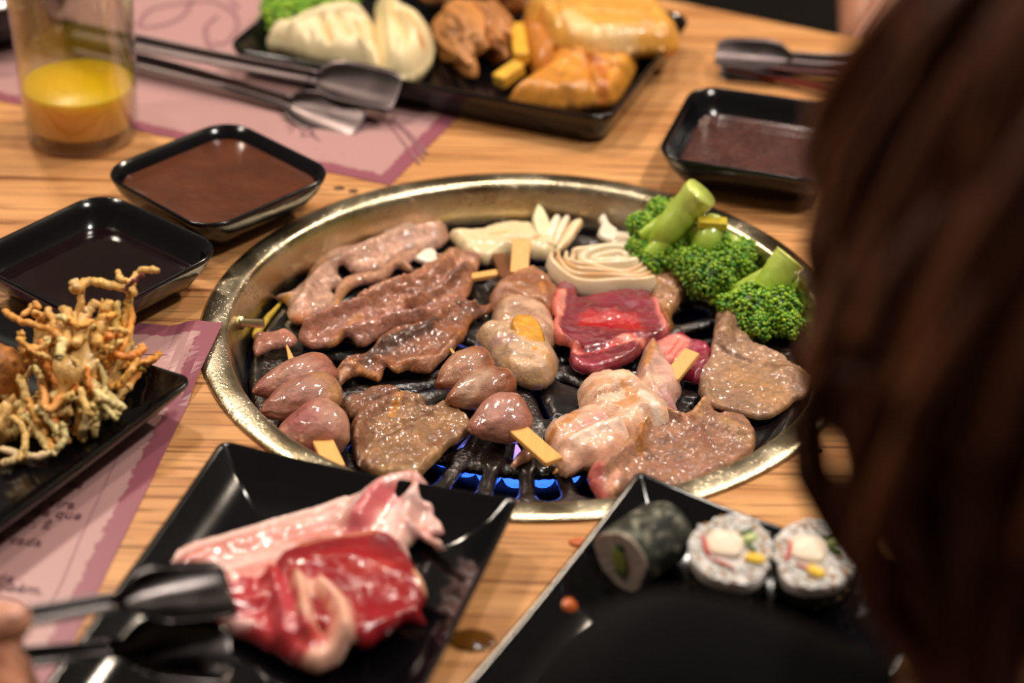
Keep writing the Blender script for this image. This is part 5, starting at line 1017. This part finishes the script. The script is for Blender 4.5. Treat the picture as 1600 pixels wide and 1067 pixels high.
# --- foreground diner
def person_front():
    nb = np.array([.190, -.560, .153])     # neck base
    hip = np.array([.105, -.755, -.25]); s3 = np.array([SV[0], SV[1], 0]); n3 = np.array([NV[0], NV[1], 0])
    t = thing('person', 'diner seen from behind in the right foreground, long wavy brown hair and black top', 'person', (hip[0], hip[1], -.75))
    b = MB(); hc = np.array([.2185, -.480, .362]); hf = n3
    Mh, Lh = head(b, hc, hf)
    caps(b, hc + [0, 0, -.05] - n3 * .02, nb, .052, .056)
    sl, sr = nb - s3 * .155 + [0, 0, -.012], nb + s3 * .155 + [0, 0, -.012]
    caps(b, nb + [0, 0, -.02], sl, .055, .048); caps(b, nb + [0, 0, -.02], sr, .055, .048)
    ch = nb + (hip - nb) * .35
    for x in (-.06, 0, .06): caps(b, nb + s3 * x + [0, 0, -.05], ch + s3 * x, .085, .09); caps(b, ch + s3 * x * .9, hip + s3 * x, .085, .10)
    el, er = sl + np.array([-.03, -.02, -.25]) - n3 * .02, sr + n3 * .05 + np.array([.03, 0, -.15])
    caps(b, sl, el, .046, .038); caps(b, sr, er, .046, .038)
    wl, wr = el + n3 * .06 + s3 * .14 + [0, 0, -.14], er + n3 * .22 - s3 * .02 + [0, 0, .03]
    caps(b, el, wl, .037, .026); caps(b, er, wr, .037, .026)
    handchain(b, wl, s3 * .6 + n3 * .6 + [0, 0, -.3], (0, 0, -1), s3, .5); handchain(b, wr, n3, (0, 0, -1), -s3, .45)
    for e in (-1, 1):
        k_ = hip + s3 * e * .11 + n3 * .36 + [0, 0, .02]; caps(b, hip + s3 * e * .09, k_, .085, .06); caps(b, k_, k_ + [0, 0, -.45] - n3 * .03, .058, .04); caps(b, k_ + [0, 0, -.47] - n3 * .05, k_ + [0, 0, -.48] + n3 * .12, .036, .026)
    body_obj('body', b, M_SKIN, t, .007)
    c = MB(); r = .013
    # top leaves the nape and right shoulder blade strip bare
    caps(c, nb - s3 * .115 + [0, 0, -.02], sl, .061, .058); caps(c, nb + s3 * .10 + [0, 0, -.03], sr, .060, .058)
    for x in (-.065, 0, .065): caps(c, nb + s3 * x + [0, 0, -.10], ch + s3 * x, .090, .10); caps(c, ch + s3 * x * .9, hip + s3 * x, .098, .112)
    caps(c, sl, el, .056, .048); caps(c, sr, er, .056, .048); caps(c, el, wl, .047, .036); caps(c, er, wr, .047, .036)
    body_obj('black_top', c, M_CLOTH, t, .008)
    c = MB()
    for e in (-1, 1): k_ = hip + s3 * e * .11 + n3 * .36 + [0, 0, .02]; caps(c, hip + s3 * e * .09, k_, .094, .068); caps(c, k_, k_ + [0, 0, -.43] - n3 * .03, .066, .05)
    body_obj('trousers', c, M_COAT, t, .010)
    # hair: many wavy locks
    hm = MB(); rs = np.random.RandomState(3)
    v, f = ICO4; vv = v * np.array([.092, .112, .108]); vv[:, 1] -= .006; vv = vv[:] ; keep = vv @ Mh.T
    hm.add(hc + Mh[:, 2] * .024 - Mh[:, 1] * .012 + keep, f)
    for k in range(460):
        a = rs.uniform(-2.5, 2.5); el_ = rs.uniform(-.1, 1.3)     # azimuth around the back of the head
        dirv = (-n3 * math.cos(a) * math.cos(el_) + s3 * math.sin(a) * math.cos(el_)) + np.array([0, 0, math.sin(el_)])
        p = hc + Mh[:, 2] * .02 + dirv * np.array([.104, .104, .115]); out = dirv * [1, 1, 0]; out = out / (np.linalg.norm(out) + 1e-6)
        L = rs.uniform(.20, .40) + .08 * max(dirv[2], 0); amp = rs.uniform(.005, .018); ph = rs.rand() * 6; fr = rs.uniform(18, 34); P = []
        for i in range(16):
            q = i / 15; drop_ = q * L; o_ = out * (.036 * math.sin(PI * min(q * 1.7, 1)) - .030 * max(q - .4, 0) / .6)
            P.append(p + o_ + [0, 0, -drop_] + s3 * amp * math.sin(ph + drop_ * fr) * q ** .5 + n3 * amp * math.cos(ph + drop_ * fr) * q ** .5)
        v2, f2 = tube(np.array(P), np.linspace(.006, .0015, 16) * rs.uniform(.7, 1.3), 6); hm.add(v2, f2)
    obj('hair', hm.mesh(), M_HAIR, t)
    for e in (-1, 1):
        v, f = ICO4; obj('eye', mk(Lh(e * .032, .088, .012) + v * .011, f), plain('eye_white', '#e8e0d8', .2), t)
    return t
person_front()
# --- opposite diner, mostly out of the frame
def person_back():
    s3 = np.array([SV[0], SV[1], 0]); n3 = np.array([NV[0], NV[1], 0])
    hip = s3 * .13 + n3 * .86 + [0, 0, -.27]; nb = hip + [0, 0, .50] - n3 * .05
    t = thing('person', 'diner across the table, only a bent hand and blue-grey lap showing at the top right', 'person', (hip[0], hip[1], -.75))
    b = MB(); hc = nb + [0, 0, .15] - n3 * .03; Mh, Lh = head(b, hc, -n3); caps(b, hc + [0, 0, -.05], nb, .052, .056)
    sl, sr = nb - s3 * .17, nb + s3 * .17; caps(b, nb + [0, 0, -.02], sl, .05, .048); caps(b, nb + [0, 0, -.02], sr, .05, .048)
    for x in (-.06, 0, .06): caps(b, nb + s3 * x + [0, 0, -.07], hip + s3 * x, .09, .10)
    wr = Z3(1545, -45, .034); el = wr + n3 * .20 + s3 * .08 + [0, 0, .03]; caps(b, sr, el, .046, .038); caps(b, el, wr, .038, .026)
    handchain(b, wr + [0, 0, .0], np.array([-.5, -.72, -.12]), (0, 0, -1), (-1, .3, 0), .42)
    el2 = sl - n3 * .05 + [0, 0, -.24]; wl = el2 - n3 * .14 + [0, 0, -.10] + s3 * .05; caps(b, sl, el2, .046, .038); caps(b, el2, wl, .037, .026); handchain(b, wl, -n3 + [0, 0, -.4], (0, 0, -1), s3, .4)
    for e in (-1, 1):
        k_ = hip + s3 * e * .12 - n3 * .30 + [0, 0, .02]; caps(b, hip + s3 * e * .09, k_, .085, .06); caps(b, k_, k_ + [0, 0, -.45], .056, .04); caps(b, k_ + [0, 0, -.46], k_ + [0, 0, -.47] - n3 * .15, .036, .026)
    body_obj('body', b, M_SKIN, t, .006, 4)
    c = MB()
    for e in (-1, 1): k_ = hip + s3 * e * .12 - n3 * .30 + [0, 0, .02]; caps(c, hip + s3 * e * .09, k_, .094, .068); caps(c, k_, k_ + [0, 0, -.43], .066, .05)
    body_obj('trousers', c, M_JEANS, t, .010)
    c = MB()
    for x in (-.065, 0, .065): caps(c, nb + s3 * x + [0, 0, -.07], hip + s3 * x, .10, .115)
    caps(c, nb + [0, 0, -.05], sl, .06, .058); caps(c, nb + [0, 0, -.05], sr, .06, .058); caps(c, sr, el, .055, .047); caps(c, sl, el2, .055, .047)
    body_obj('dark_top', c, M_COAT, t, .010)
    mb = MB(); v, f = ICO4; mb.add(hc + Mh[:, 2] * .028 - Mh[:, 1] * .016 + (v * [.083, .10, .095]) @ Mh.T, f); obj('hair', mb.mesh(), M_HAIR, t)
person_back()
# --- hand with the tongs: forearm of a diner at the left
def hand_left():
    t = thing('person', 'hand of a diner gripping the dark tongs at the lower left edge', 'person', tuple(Z3(-260, 1020, .001)))
    b = MB(); z = .062
    tip = Z3(-60, 985, .071); wrist = Z3(-420, 1050, .088)
    caps(b, Z3(-760, 1160, .10), wrist, .038, .027)
    d = tip - wrist; d /= np.linalg.norm(d); up = np.array([0, 0, 1.]); sd = np.cross(up, d)
    L = lambda x, y, zz: wrist + d * x + sd * y + up * zz
    for y in (-.026, -.009, .009, .024): caps(b, L(.008, y * .6, 0), L(.072, y, .004), .0145, .012)
    def fing(p):
        for (q, r0), (q2, r1) in zip(p[:-1], p[1:]): caps(b, L(*q), L(*q2), r0, r1)
    # thumb on top of the upper arm, fingers below and around the lower arm
    nT = L(.045, 0, 0)
    a = Z3(-110, 985, .084); tp = Z3(18, 972, .081)
    caps(b, L(.035, .012, .008), a, .0135, .0105); caps(b, a, tp, .0105, .0088)
    for k, (y, x0) in enumerate(((.024, .075), (.009, .078), (-.008, .076), (-.025, .07))):
        fing([((x0, y, .002), .0098), ((x0 + .030, y + .004, -.016 - .003 * k), .0092), ((x0 + .034, y + .006, -.042), .0085), ((x0 + .014, y + .004, -.052), .0074)])
    body_obj('hand_and_forearm', b, M_SKIN, t, .0028, 4)
    v, f = ICO2; nl = tp + np.array([.0, -.001, .0065]); obj('thumb_nail', mk(nl + v * [.006, .0052, .0018], f), plain('nail', '#d49a88', .25), t)
    c = MB(); caps(c, Z3(-900, 1200, .10), Z3(-640, 1130, .098), .052, .044); body_obj('sleeve', c, M_CLOTH, t, .005)
hand_left()
